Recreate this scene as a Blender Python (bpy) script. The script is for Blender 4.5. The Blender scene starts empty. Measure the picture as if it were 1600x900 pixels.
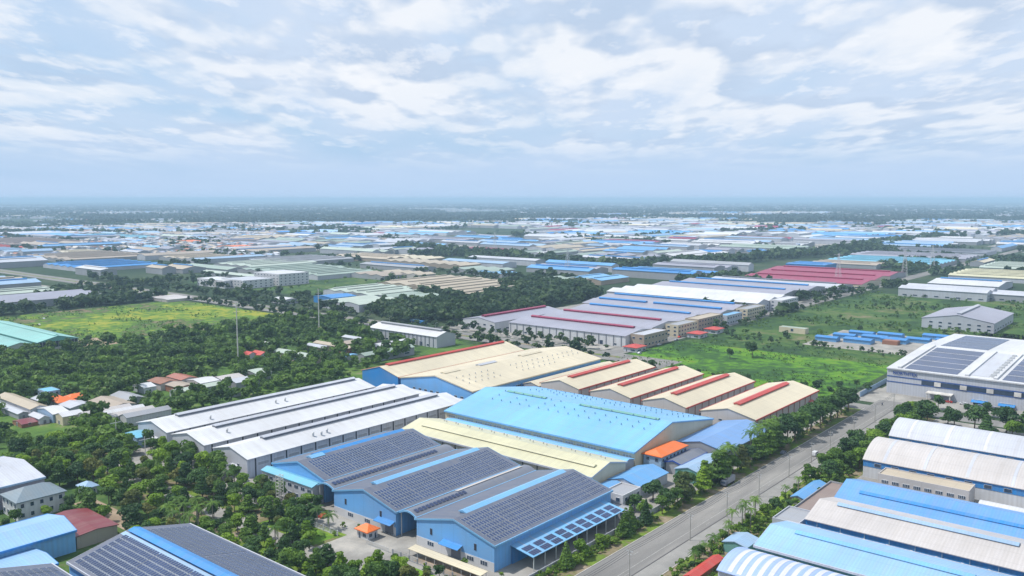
import bpy, math, random
import numpy as np
from mathutils import noise as mnoise
R = math.radians
rnd = random.Random(7)
sc = bpy.context.scene
COL = sc.collection

# ---------------------------------------------------------------- camera
# world: X runs up the wide road, Y across it, metres; the drone hovers 120 m above the plain
CAM_H = 120.0
VIEW = R(39.76)
cd = bpy.data.cameras.new('drone_camera')
cd.sensor_width = 36.0; cd.lens = 30.0; cd.clip_start = 1.0; cd.clip_end = 300000.0
cam = bpy.data.objects.new('drone_camera', cd); COL.objects.link(cam)
cam.location = (0, 0, CAM_H)
cam.rotation_euler = (R(90 - 5.99), 0, VIEW - R(90))
sc.camera = cam

# ---------------------------------------------------------------- sky
SUN_EL, SUN_AZ = 58.0, 126.0            # azimuth in the XY plane, from X towards Y
wd = bpy.data.worlds.new('World'); sc.world = wd; wd.use_nodes = True
nt = wd.node_tree; N = nt.nodes; Lk = nt.links
for n in list(N): N.remove(n)
def nd(tree, kind, **kw):
    n = tree.nodes.new(kind)
    for k, v in kw.items():
        if k.startswith('i_'):
            n.inputs[k[2:].replace('_', ' ')].default_value = v
        elif k[0] == 'n' and k[1:].isdigit():
            n.inputs[int(k[1:])].default_value = v
        else: setattr(n, k, v)
    return n
def mth(tree, op, a, b=None, clamp=False):
    n = tree.nodes.new('ShaderNodeMath'); n.operation = op; n.use_clamp = clamp
    for i, v in enumerate((a, b)):
        if v is None: continue
        if isinstance(v, (int, float)): n.inputs[i].default_value = v
        else: tree.links.new(v, n.inputs[i])
    return n.outputs[0]
def ramp(tree, fac, stops):
    n = tree.nodes.new('ShaderNodeValToRGB'); tree.links.new(fac, n.inputs[0])
    e = n.color_ramp.elements
    while len(e) > 1: e.remove(e[-1])
    e[0].position = stops[0][0]; e[0].color = tuple(stops[0][1]) + (1,)
    for p, c in stops[1:]:
        k = e.new(p); k.color = tuple(c) + (1,)
    return n.outputs[0]
def g3(v): return (v, v, v)
def mixc(tree, fac, a, b):
    n = tree.nodes.new('ShaderNodeMix'); n.data_type = 'RGBA'
    for i, v in ((0, fac), (6, a), (7, b)):
        if isinstance(v, (int, float)): n.inputs[i].default_value = v
        elif isinstance(v, tuple): n.inputs[i].default_value = v + (1,) if len(v) == 3 else v
        else: tree.links.new(v, n.inputs[i])
    return n.outputs[2]
sky = nd(nt, 'ShaderNodeTexSky', sky_type='NISHITA')
sky.sun_disc = False; sky.sun_elevation = R(SUN_EL); sky.sun_rotation = R(90 - SUN_AZ)
sky.altitude = 200; sky.air_density = 1.1; sky.dust_density = 1.2; sky.ozone_density = 1.6
tc = nd(nt, 'ShaderNodeTexCoord')
sep = nd(nt, 'ShaderNodeSeparateXYZ'); Lk.new(tc.outputs['Generated'], sep.inputs[0])
zz = mth(nt, 'ADD', mth(nt, 'MAXIMUM', sep.outputs[2], 0.0), 0.10)
px_ = mth(nt, 'DIVIDE', sep.outputs[0], zz); py_ = mth(nt, 'DIVIDE', sep.outputs[1], zz)
cmb = nd(nt, 'ShaderNodeCombineXYZ'); Lk.new(px_, cmb.inputs[0]); Lk.new(py_, cmb.inputs[1])
rot = nd(nt, 'ShaderNodeVectorRotate', rotation_type='Z_AXIS'); rot.inputs['Angle'].default_value = R(-39.76)
Lk.new(cmb.outputs[0], rot.inputs['Vector'])
def skyn(scale, detail, rough, off, stretch=(1, 1, 1), dist=0.0):
    mp = nd(nt, 'ShaderNodeMapping'); mp.inputs['Location'].default_value = off; mp.inputs['Scale'].default_value = stretch
    Lk.new(rot.outputs[0], mp.inputs['Vector'])
    n = nd(nt, 'ShaderNodeTexNoise'); n.inputs['Scale'].default_value = scale; n.inputs['Detail'].default_value = detail
    n.inputs['Roughness'].default_value = rough; n.inputs['Distortion'].default_value = dist
    Lk.new(mp.outputs[0], n.inputs['Vector']); return n.outputs[0]
SX = (0.55, 1, 1)
n1 = skyn(0.75, 8, 0.50, (3.1, 1.7, 0.4), SX)              # cloud fields
n3 = skyn(0.40, 3, 0.5, (1.3, 9.4, 2.0), SX)               # broad openings
p1 = skyn(1.9, 14, 0.55, (8.3, 2.2, 5.0), SX)               # heaped puffs
q1 = skyn(1.9, 4, 0.45, (8.3, 2.2, 5.0), SX)                # smooth bodies, for the shading
q2 = skyn(1.9, 4, 0.45, (8.44, 2.23, 5.0), SX)              # the same a little lower
s1 = skyn(5.5, 12, 0.58, (2.3, 4.2, 1.0), SX)               # small cumulus
SK = 10.0
def sk(r, g, b): return (r * SK, g * SK, b * SK)
cov = mth(nt, 'ADD', mth(nt, 'MULTIPLY', n1, 0.55), mth(nt, 'MULTIPLY', n3, 0.45))
cover = ramp(nt, cov, [(0.32, g3(0)), (0.42, g3(0.6)), (0.52, g3(1))])
relief = mth(nt, 'ADD', mth(nt, 'MULTIPLY', mth(nt, 'SUBTRACT', q1, q2), 11.0), mth(nt, 'ADD', mth(nt, 'MULTIPLY', mth(nt, 'SUBTRACT', s1, 0.5), 0.5), 0.58), True)
body = mixc(nt, relief, sk(0.46, 0.575, 0.75), sk(0.93, 0.935, 0.95))
veil = mixc(nt, p1, sk(0.54, 0.665, 0.86), sk(0.73, 0.80, 0.905))
c1 = mixc(nt, 0.30, sky.outputs[0], sk(0.26, 0.55, 0.90))
c1 = mixc(nt, 0.55, c1, sk(0.32, 0.585, 0.90))
c2 = mixc(nt, mth(nt, 'MULTIPLY', cover, 0.90), c1, veil)
puff = ramp(nt, mth(nt, 'ADD', mth(nt, 'MULTIPLY', p1, 0.75), mth(nt, 'MULTIPLY', cov, 0.35)), [(0.485, g3(0)), (0.545, g3(0.62)), (0.63, g3(1))])
small = ramp(nt, mth(nt, 'ADD', mth(nt, 'MULTIPLY', s1, 0.8), mth(nt, 'MULTIPLY', n1, 0.25)), [(0.545, g3(0)), (0.61, g3(0.7)), (0.70, g3(1))])
low = ramp(nt, sep.outputs[2], [(0.026, g3(0)), (0.060, g3(1))])
c3 = mixc(nt, mth(nt, 'MULTIPLY', mth(nt, 'MULTIPLY', puff, low), 0.66), c2, body)
c3 = mixc(nt, mth(nt, 'MULTIPLY', mth(nt, 'MULTIPLY', small, low), 0.55), c3, sk(0.90, 0.92, 0.96))
hz = ramp(nt, sep.outputs[2], [(0.0, g3(0.95)), (0.030, g3(0.75)), (0.075, g3(0.15)), (0.14, g3(0))])
c4 = mixc(nt, hz, c3, sk(0.47, 0.63, 0.86))
bg = nd(nt, 'ShaderNodeBackground'); bg.inputs[1].default_value = 0.10
Lk.new(c4, bg.inputs[0])
wo = nd(nt, 'ShaderNodeOutputWorld'); Lk.new(bg.outputs[0], wo.inputs[0])

# ---------------------------------------------------------------- sun
sd = bpy.data.lights.new('sun', 'SUN'); sd.energy = 4.9; sd.angle = R(0.6); sd.color = (1.0, 0.94, 0.86)
so = bpy.data.objects.new('sun', sd); COL.objects.link(so); so.location = (0, 0, 400)
from mathutils import Vector
dirn = Vector((math.cos(R(SUN_EL)) * math.cos(R(SUN_AZ)), math.cos(R(SUN_EL)) * math.sin(R(SUN_AZ)), math.sin(R(SUN_EL))))
so.rotation_euler = dirn.to_track_quat('Z', 'Y').to_euler()

sc.view_settings.view_transform = 'Standard'; sc.view_settings.look = 'None'
sc.view_settings.exposure = 0.10; sc.view_settings.gamma = 1.0
sc.view_settings.use_curve_mapping = False
sc.render.engine = 'CYCLES'
sc.cycles.max_bounces = 5; sc.cycles.diffuse_bounces = 2; sc.cycles.glossy_bounces = 2
sc.cycles.volume_bounces = 0; sc.cycles.transparent_max_bounces = 4
sc.cycles.use_denoising = True; sc.cycles.caustics_reflective = False; sc.cycles.caustics_refractive = False

# ---------------------------------------------------------------- materials
MATS = {}
def newmat(name):
    m = bpy.data.materials.new(name); m.use_nodes = True
    t = m.node_tree; b = t.nodes['Principled BSDF']
    return m, t, b
def metal(name, c, stripe=0.13, stain=0.22, rough=0.45, period=1.1, spec=0.5, dirt=(0.28, 0.25, 0.21)):
    """painted sheet metal: ribs across local x, faint laps, stains"""
    if name in MATS: return MATS[name]
    m, t, b = newmat(name)
    tcn = nd(t, 'ShaderNodeTexCoord'); sp = nd(t, 'ShaderNodeSeparateXYZ'); t.links.new(tcn.outputs['Object'], sp.inputs[0])
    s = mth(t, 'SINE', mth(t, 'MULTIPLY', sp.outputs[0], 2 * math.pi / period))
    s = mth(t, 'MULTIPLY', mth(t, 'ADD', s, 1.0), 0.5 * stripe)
    mp = nd(t, 'ShaderNodeMapping'); mp.inputs['Scale'].default_value = (0.55, 0.07, 0.10); t.links.new(tcn.outputs['Object'], mp.inputs[0])
    n = nd(t, 'ShaderNodeTexNoise', i_Scale=1.0, i_Detail=5.0, i_Roughness=0.6); t.links.new(mp.outputs[0], n.inputs['Vector'])
    f = ramp(t, n.outputs[0], [(0.40, g3(0)), (0.68, g3(1))])
    nb = nd(t, 'ShaderNodeTexNoise', i_Scale=0.035, i_Detail=3.0); t.links.new(tcn.outputs['Object'], nb.inputs['Vector'])
    tone = ramp(t, nb.outputs[0], [(0.35, tuple(x * 0.90 for x in c)), (0.65, tuple(min(1, x * 1.07) for x in c))])
    c1 = mixc(t, mth(t, 'MULTIPLY', f, stain), tone, dirt)
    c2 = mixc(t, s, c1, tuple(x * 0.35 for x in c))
    # sheet-to-sheet differences
    fl = mth(t, 'FLOOR', mth(t, 'MULTIPLY', sp.outputs[0], 1 / 3.3))
    wn = nd(t, 'ShaderNodeTexWhiteNoise', noise_dimensions='1D'); t.links.new(fl, wn.inputs['W'])
    c3 = mixc(t, mth(t, 'MULTIPLY', wn.outputs[0], 0.20), c2, tuple(min(1, x * 0.55 + 0.05) for x in c))
    fy = mth(t, 'FRACT', mth(t, 'MULTIPLY', sp.outputs[1], 1 / 5.6)); lap = mth(t, 'LESS_THAN', fy, 0.035)
    n3_ = nd(t, 'ShaderNodeTexNoise', i_Scale=0.11, i_Detail=6.0, i_Roughness=0.7); t.links.new(tcn.outputs['Object'], n3_.inputs['Vector'])
    patch = ramp(t, n3_.outputs[0], [(0.60, g3(0)), (0.70, g3(1))])
    c3 = mixc(t, mth(t, 'MULTIPLY', patch, stain * 0.8), c3, tuple(min(1, v * 0.5 + 0.12) for v in c))
    c3 = mixc(t, mth(t, 'MULTIPLY', lap, 0.22), c3, tuple(v * 0.4 for v in c))
    t.links.new(c3, b.inputs['Base Color'])
    b.inputs['Roughness'].default_value = rough; b.inputs['Specular IOR Level'].default_value = spec
    MATS[name] = m; return m
def plain(name, c, rough=0.7, spec=0.3, var=0.12, scale=0.5, metallic=0.0):
    if name in MATS: return MATS[name]
    m, t, b = newmat(name)
    tcn = nd(t, 'ShaderNodeTexCoord')
    n = nd(t, 'ShaderNodeTexNoise', i_Scale=scale, i_Detail=4.0); t.links.new(tcn.outputs['Object'], n.inputs['Vector'])
    cc = ramp(t, n.outputs[0], [(0.3, tuple(x * (1 - var) for x in c)), (0.7, tuple(min(1, x * (1 + var)) for x in c))])
    t.links.new(cc, b.inputs['Base Color'])
    b.inputs['Roughness'].default_value = rough; b.inputs['Specular IOR Level'].default_value = spec; b.inputs['Metallic'].default_value = metallic
    MATS[name] = m; return m
def leaf(name, dark, light, attr=False, tr=0.33):
    if name in MATS: return MATS[name]
    m, t, b = newmat(name)
    if attr:
        a = nd(t, 'ShaderNodeAttribute', attribute_name='tint'); f = a.outputs['Fac']
    else:
        oi = nd(t, 'ShaderNodeObjectInfo'); f = oi.outputs['Random']
    geo = nd(t, 'ShaderNodeNewGeometry')
    n = nd(t, 'ShaderNodeTexNoise', i_Scale=0.45, i_Detail=3.0); t.links.new(geo.outputs['Position'], n.inputs['Vector'])
    f2 = mth(t, 'ADD', mth(t, 'MULTIPLY', f, 0.62), mth(t, 'MULTIPLY', n.outputs[0], 0.42), True)
    cc = ramp(t, f2, [(0.10, dark), (0.55, tuple((p + q) / 2 for p, q in zip(dark, light))), (0.95, light)])
    t.links.new(cc, b.inputs['Base Color']); b.inputs['Roughness'].default_value = 0.6; b.inputs['Specular IOR Level'].default_value = 0.25
    tl = nd(t, 'ShaderNodeBsdfTranslucent'); t.links.new(cc, tl.inputs[0])
    mx = nd(t, 'ShaderNodeMixShader'); mx.inputs[0].default_value = tr
    out = t.nodes['Material Output']
    t.links.new(b.outputs[0], mx.inputs[1]); t.links.new(tl.outputs[0], mx.inputs[2]); t.links.new(mx.outputs[0], out.inputs[0])
    MATS[name] = m; return m

PAL = {
 'white': (0.55, 0.58, 0.65), 'purewhite': (0.68, 0.7, 0.74), 'lavender': (0.34, 0.35, 0.43), 'cream': (0.68, 0.62, 0.48), 'paleyellow': (0.63, 0.62, 0.45),
 'skyblue': (0.23, 0.49, 0.79), 'paleblue': (0.34, 0.49, 0.68), 'blue': (0.06, 0.26, 0.62), 'midblue': (0.16, 0.38, 0.70), 'deepblue': (0.03, 0.09, 0.40),
 'grey': (0.36, 0.38, 0.42), 'darkgrey': (0.17, 0.19, 0.24), 'solargrey': (0.12, 0.14, 0.2), 'beige': (0.50, 0.44, 0.35), 'tan': (0.42, 0.36, 0.30),
 'sage': (0.34, 0.43, 0.38), 'teal': (0.15, 0.38, 0.36), 'palesage': (0.48, 0.56, 0.50), 'crimson': (0.3, 0.02, 0.09), 'red': (0.52, 0.07, 0.06),
 'orange': (0.80, 0.20, 0.06), 'maroon': (0.19, 0.035, 0.045), 'pinkish': (0.56, 0.54, 0.54), 'cyan': (0.2, 0.5, 0.68), 'rust': (0.30, 0.13, 0.08), 'navy': (0.025, 0.09, 0.32), 'tealpale': (0.26, 0.52, 0.50), 'brickred': (0.40, 0.16, 0.12), 'slate': (0.20, 0.26, 0.31), 'periwinkle': (0.2, 0.36, 0.66), 'glossblue': (0.16, 0.35, 0.68), 'skypale': (0.32, 0.52, 0.78), 'striped': (0.36, 0.48, 0.82), 'brown': (0.27, 0.21, 0.19)}
for k_ in list(PAL):                       # all paint darkened evenly to suit the strong sun, a little richer in hue
    l_ = sum(PAL[k_]) / 3; PAL[k_] = tuple(max(0.01, l_ + (v - l_) * 1.16) * 0.83 for v in PAL[k_])
def roofm(k): return metal('roof_' + k, PAL[k])
def wallm(k): return metal('wall_' + k, PAL[k], stripe=0.14, stain=0.22, rough=0.6, period=1.6)
GLASS = plain('window_glass', (0.03, 0.05, 0.09), 0.12, 0.7)
FRAME = plain('window_frame', (0.62, 0.66, 0.70), 0.5)
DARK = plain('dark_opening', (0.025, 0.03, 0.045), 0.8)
CONC = plain('concrete', (0.36, 0.35, 0.33), 0.9, 0.2, 0.22, 0.25)
CONCL = plain('light_concrete', (0.52, 0.51, 0.49), 0.9, 0.2, 0.2, 0.25)
STEEL = plain('galvanised_steel', (0.42, 0.44, 0.46), 0.5, 0.5)
BARK = plain('bark', (0.13, 0.10, 0.075), 0.9, 0.1, 0.3, 2.0)
def solar_mat():
    m, t, b = newmat('solar_cells')
    tcn = nd(t, 'ShaderNodeTexCoord')
    n = nd(t, 'ShaderNodeTexNoise', i_Scale=0.08, i_Detail=3.0); t.links.new(tcn.outputs['Object'], n.inputs['Vector'])
    cc = ramp(t, n.outputs[0], [(0.3, (0.013, 0.024, 0.075)), (0.7, (0.026, 0.045, 0.125))])
    t.links.new(cc, b.inputs['Base Color']); b.inputs['Roughness'].default_value = 0.22; b.inputs['Specular IOR Level'].default_value = 0.7
    return m
SOLAR = solar_mat(); SOLF = plain('panel_frame', (0.34, 0.385, 0.44), 0.4, 0.5)

# ---------------------------------------------------------------- mesh helpers
class MB:
    def __init__(s): s.v = []; s.f = []; s.m = []
    def quad(s, pts, mi=0):
        k = len(s.v); s.v += [tuple(p) for p in pts]; s.f.append(tuple(range(k, k + len(pts)))); s.m.append(mi)
    def box(s, x0, x1, y0, y1, z0, z1, mi=0, bottom=True):
        k = len(s.v)
        s.v += [(x0, y0, z0), (x1, y0, z0), (x1, y1, z0), (x0, y1, z0), (x0, y0, z1), (x1, y0, z1), (x1, y1, z1), (x0, y1, z1)]
        F = [(4, 5, 6, 7), (0, 1, 5, 4), (1, 2, 6, 5), (2, 3, 7, 6), (3, 0, 4, 7)]
        if bottom: F.append((3, 2, 1, 0))
        for f in F: s.f.append(tuple(k + i for i in f)); s.m.append(mi)
    def prism(s, prof, x0, x1, mi=0, mend=None, caps=True):
        """closed (y,z) outline drawn along x, counter-clockwise seen from -x... ends capped"""
        k = len(s.v); n = len(prof)
        s.v += [(x0, y, z) for y, z in prof] + [(x1, y, z) for y, z in prof]
        for i in range(n):
            j = (i + 1) % n
            s.f.append((k + i, k + n + i, k + n + j, k + j)); s.m.append(mi)
        if caps:
            s.f.append(tuple(k + i for i in range(n))); s.f.append(tuple(k + n + i for i in reversed(range(n))))
            s.m += [mi if mend is None else mend] * 2
    def hip(s, x0, x1, y0, y1, z0, z1, ins, mi=0):
        """hipped roof with ridge along the longer side"""
        if x1 - x0 >= y1 - y0: a = (x0 + ins, (y0 + y1) / 2, z1); b = (x1 - ins, (y0 + y1) / 2, z1)
        else: a = ((x0 + x1) / 2, y0 + ins, z1); b = ((x0 + x1) / 2, y1 - ins, z1)
        c = [(x0, y0, z0), (x1, y0, z0), (x1, y1, z0), (x0, y1, z0)]
        if x1 - x0 >= y1 - y0:
            s.quad([c[0], c[1], b, a], mi); s.quad([c[1], c[2], b], mi); s.quad([c[2], c[3], a, b], mi); s.quad([c[3], c[0], a], mi)
        else:
            s.quad([c[0], c[1], a], mi); s.quad([c[1], c[2], b, a], mi); s.quad([c[2], c[3], b], mi); s.quad([c[3], c[0], a, b], mi)
        s.quad([c[3], c[2], c[1], c[0]], mi)
    def tube(s, p, q, r0, r1=None, n=6, mi=0):
        r1 = r0 if r1 is None else r1
        p = Vector(p); q = Vector(q); d = (q - p).normalized()
        a = d.orthogonal().normalized(); b = d.cross(a); k = len(s.v)
        for c, r in ((p, r0), (q, r1)):
            for i in range(n):
                t = 2 * math.pi * i / n; s.v.append(tuple(c + a * (r * math.cos(t)) + b * (r * math.sin(t))))
        for i in range(n):
            j = (i + 1) % n; s.f.append((k + i, k + j, k + n + j, k + n + i)); s.m.append(mi)
        s.f.append(tuple(k + i for i in reversed(range(n)))); s.f.append(tuple(k + n + i for i in range(n))); s.m += [mi, mi]
    def build(s, name, mats, parent=None, smooth=False):
        me = bpy.data.meshes.new(name); me.from_pydata(s.v, [], s.f); me.update()
        if not isinstance(mats, (list, tuple)): mats = [mats]
        for m in mats: me.materials.append(m)
        if len(mats) > 1: me.polygons.foreach_set('material_index', s.m)
        if smooth: me.polygons.foreach_set('use_smooth', [True] * len(s.f))
        o = bpy.data.objects.new(name, me); COL.objects.link(o)
        if parent: o.parent = parent
        return o
def tag(o, label=None, cat=None, group=None, kind=None):
    if label: o['label'] = label
    if cat: o['category'] = cat
    if group: o['group'] = group
    if kind: o['kind'] = kind
    return o
def thing(name, label, cat, loc=(0, 0, 0), rz=0.0, group=None):
    o = bpy.data.objects.new(name, None); COL.objects.link(o); o.empty_display_size = 0.5
    o.location = loc; o.rotation_euler = (0, 0, rz)
    return tag(o, label, cat, group)
def dup(root, loc, rz=0.0, label=None, group=None, scale=1.0):
    r = root.copy(); COL.objects.link(r); r.location = loc; r.rotation_euler = (0, 0, rz); r.scale = (scale,) * 3
    if label: r['label'] = label
    if group: r['group'] = group
    for ch in list(root.children):
        c = ch.copy(); COL.objects.link(c); c.parent = r
        for g in ch.children:
            d = g.copy(); COL.objects.link(d); d.parent = c
    return r

# ---------------------------------------------------------------- factory hall
FOOT = []            # footprints, so that trees keep off them
class Hall: pass
def hall(label, x0, x1, y0, y1, ridge='x', h=9.0, rise=3.0, roof='white', wall='white', trim=None, cat='factory hall', name='factory_hall',
         arc=False, group=None, over=0.6, peak=0.5, left_open=False, wallpart='wall', gable_trim=True, bays=1):
    H = Hall()
    FOOT.append((x0, x1, y0, y1))
    t = thing(name, label, cat, ((x0 + x1) / 2, (y0 + y1) / 2, 0), 0.0 if ridge == 'x' else R(90), group)
    L, W = (x1 - x0, y1 - y0) if ridge == 'x' else (y1 - y0, x1 - x0)
    H.t, H.L, H.W, H.h, H.rise, H.s = t, L, W, h, rise, (-1 if ridge == 'x' else 1)
    hw = W / 2; yp = -hw + W * peak
    if arc:
        n = 14; prof = [(-hw + W * i / n, h + rise * math.sin(math.pi * i / n) ** 0.85) for i in range(n + 1)]
    elif bays > 1: prof = [(-hw + W * i / (2 * bays), h + rise * (i % 2)) for i in range(2 * bays + 1)]
    else: prof = [(-hw, h), (yp, h + rise), (hw, h)]
    H.prof = prof
    def zat(y):
        for (a, za), (b, zb) in zip(prof, prof[1:]):
            if a - 1e-6 <= y <= b + 1e-6: return za + (zb - za) * (y - a) / (b - a)
        return h
    H.z = zat
    wb = MB(); wb.prism([(-hw, 0)] + [(y, z - 0.03) for y, z in prof] + [(hw, 0)], -L / 2, L / 2)
    H.wall = wb.build(wallpart, wallm(wall), t)
    # roof sheet with eaves
    sl = (prof[1][1] - prof[0][1]) / (prof[1][0] - prof[0][0]); sl = min(sl, 0.6)
    top = [(-hw - over, prof[0][1] - over * sl + 0.28)] + [(y, z + 0.30) for y, z in prof[1:-1]] + [(hw + over, prof[-1][1] - over * sl + 0.28)]
    bot = [(y, z - 0.26) for y, z in reversed(top)]
    rb = MB(); rb.prism(top + bot, -L / 2 - over * 0.5, L / 2 + over * 0.5)
    H.roof = rb.build('roof', roofm(roof), t)
    if trim:
        tb = MB()
        for sy in (-1, 1):
            ye = sy * (hw + over); ze = top[0][1] if sy < 0 else top[-1][1]
            tb.box(-L / 2 - over * 0.5, L / 2 + over * 0.5, min(ye, ye + sy * 0.35), max(ye, ye + sy * 0.35), ze - 0.62, ze + 0.10)
        if gable_trim:
            for xe in (-L / 2 - over * 0.5 - 0.12, L / 2 + over * 0.5 + 0.02):
                tb.prism([(y, z + 0.06) for y, z in top] + [(y, z - 0.55) for y, z in reversed(top)], xe, xe + 0.10)
        tb.build('roof_trim', roofm(trim), t)
    return H
def vent(H, a=0.1, b=0.9, w=2.6, hh=1.1, roof='white', louvre='darkgrey', y=None, cap=0.5):
    """raised ridge ventilator from fraction a to b of the length"""
    y = (max(H.prof, key=lambda p: p[1])[0] if y is None else y)
    zb = min(H.z(y - w / 2), H.z(y + w / 2)) + 0.1
    xa, xb = -H.L / 2 + a * H.L, -H.L / 2 + b * H.L
    zt = H.z(y) + hh
    v = MB(); v.prism([(y - w / 2 - cap, zt - 0.15), (y, zt + 0.5), (y + w / 2 + cap, zt - 0.15), (y + w / 2 + cap, zt - 0.3), (y - w / 2 - cap, zt - 0.3)], xa - 0.3, xb + 0.3)
    o = v.build('ridge_vent', roofm(roof), H.t)
    l = MB(); l.box(xa, xb, y - w / 2, y + w / 2, zb, zt - 0.302)
    l.build('louvre', wallm(louvre), o)
    return o
def solar(H, side, a, b, c, d, pw=1.2, pl=1.9, gx=8, gap=0.5, off=0.42, name='solar_array', drop=None):
    """panels on slope side (-1/+1): fractions a..b along the length, c..d from eave (0) to ridge (1)"""
    mbp = MB(); hw = H.W / 2
    yr = max(H.prof, key=lambda p: p[1])[0]
    def pt(x, f):
        y = side * hw + (yr - side * hw) * f
        return y, H.z(y) + off
    sl = math.hypot(hw, H.rise)
    nrow = max(1, int((d - c) * sl / (pl + 0.14))); xa, xb = (-0.5 + a) * H.L, (-0.5 + b) * H.L
    x = xa; k = 0
    while x + pw < xb:
        for r in range(nrow):
            if drop and drop(k, r, nrow): continue
            f0 = c + (d - c) * r / nrow; f1 = f0 + pl / sl
            y0, z0 = pt(x, f0); y1, z1 = pt(x, f1)
            q = [(x, y0, z0), (x + pw, y0, z0), (x + pw, y1, z1), (x, y1, z1)]
            if side > 0: q.reverse()
            mbp.quad(q, 1)
            i = 0.07
            ya, yb = y0 + (y1 - y0) * 0.045, y1 - (y1 - y0) * 0.045; za, zb = z0 + (z1 - z0) * 0.045, z1 - (z1 - z0) * 0.045
            q = [(x + i, ya, za + 0.03), (x + pw - i, ya, za + 0.03), (x + pw - i, yb, zb + 0.03), (x + i, yb, zb + 0.03)]
            if side > 0: q.reverse()
            mbp.quad(q, 0)
            e0, e1 = (z0 - 0.12, z1 - 0.12)
            mbp.quad([(x, y0, e0), (x + pw, y0, e0), (x + pw, y0, z0), (x, y0, z0)], 1)
            mbp.quad([(x, y0, e0), (x, y0, z0), (x, y1, z1), (x, y1, e1)], 1)
        x += pw + 0.15; k += 1
        if k % gx == 0: x += gap
    return mbp.build(name, [SOLAR, SOLF], H.t)
def place(H, wallside, u, z, w, hh, name='window', mats=None, t=0.14, bars=0):
    """a window or door on the visible gable ('g', local -x), far gable ('f') or visible long side ('s')"""
    if mats is None: mats = [FRAME, GLASS]
    m = MB(); e = 0.09 + 0.02 * w
    def bx(a, b, c, d, t0, t1, mi):
        if wallside == 'g': m.box(-H.L / 2 - t1, -H.L / 2 - t0, a, b, c, d, mi)
        elif wallside == 'f': m.box(H.L / 2 + t0, H.L / 2 + t1, a, b, c, d, mi)
        else:
            y0, y1 = H.s * (H.W / 2 + t0), H.s * (H.W / 2 + t1); m.box(a, b, min(y0, y1), max(y0, y1), c, d, mi)
    bx(u - w / 2, u + w / 2, z, z + hh, 0.0, t, 0)
    n = bars + 1
    for i in range(n):
        a = u - w / 2 + w * i / n + e / 2; b = u - w / 2 + w * (i + 1) / n - e / 2
        bx(a, b, z + e / 2, z + hh - e / 2, t, t + 0.03, 1)
    return m.build(name, mats, H.t)
def rdoor(H, side, u, w, hh, col='grey'):
    return place(H, side, u, 0.05, w, hh, 'roller_door', [FRAME, wallm(col)])
def canopy(H, side, u, z, w, d, col='blue'):
    m = MB()
    if side == 'g': m.quad([(-H.L / 2 - d, u + w / 2, z - 0.5), (-H.L / 2 - d, u - w / 2, z - 0.5), (-H.L / 2 - 0.02, u - w / 2, z + 0.4), (-H.L / 2 - 0.02, u + w / 2, z + 0.4)]); \
        m.quad([(-H.L / 2 - d, u + w / 2, z - 0.7), (-H.L / 2 - d, u - w / 2, z - 0.7), (-H.L / 2 - d, u - w / 2, z - 0.5), (-H.L / 2 - d, u + w / 2, z - 0.5)])
    else:
        a, b = H.s * (H.W / 2 + 0.02), H.s * (H.W / 2 + d)
        m.quad([(u - w / 2, a, z + 0.4), (u + w / 2, a, z + 0.4), (u + w / 2, b, z - 0.5), (u - w / 2, b, z - 0.5)])
        m.quad([(u - w / 2, b, z - 0.7), (u + w / 2, b, z - 0.7), (u + w / 2, b, z - 0.5), (u - w / 2, b, z - 0.5)])
    return m.build('canopy', roofm(col), H.t)
def turbines(H, pts, mat=None, r=0.30):
    """little roof ventilators, each its own part; pts are (x, y) local"""
    first = None
    for x, y in pts:
        if first is None:
            m = MB(); m.tube((0, 0, 0), (0, 0, 0.5), r * 0.7, r * 0.7, 8); m.tube((0, 0, 0.5), (0, 0, 0.95), r * 1.25, r * 0.9, 8)
            first = m.build('roof_ventilator', mat or STEEL, H.t); o = first
        else:
            o = first.copy(); COL.objects.link(o)
        o.location = (x, y, H.z(y) + 0.28)
def pipes(H, side, us, w=0.35, z1=None, mat=None, name='downpipe'):
    z1 = z1 or H.h - 0.3; mat = mat or DARK; first = None
    for u in us:
        if first is None:
            m = MB()
            if side == 's': m.box(-w / 2, w / 2, 0 if H.s > 0 else -0.25, 0.25 if H.s > 0 else 0, 0, z1)
            else: m.box(-0.25, 0, -w / 2, w / 2, 0, z1)
            first = m.build(name, mat, H.t); o = first
        else: o = first.copy(); COL.objects.link(o)
        o.location = (u, H.s * H.W / 2, 0) if side == 's' else (-H.L / 2, u, 0)
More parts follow.
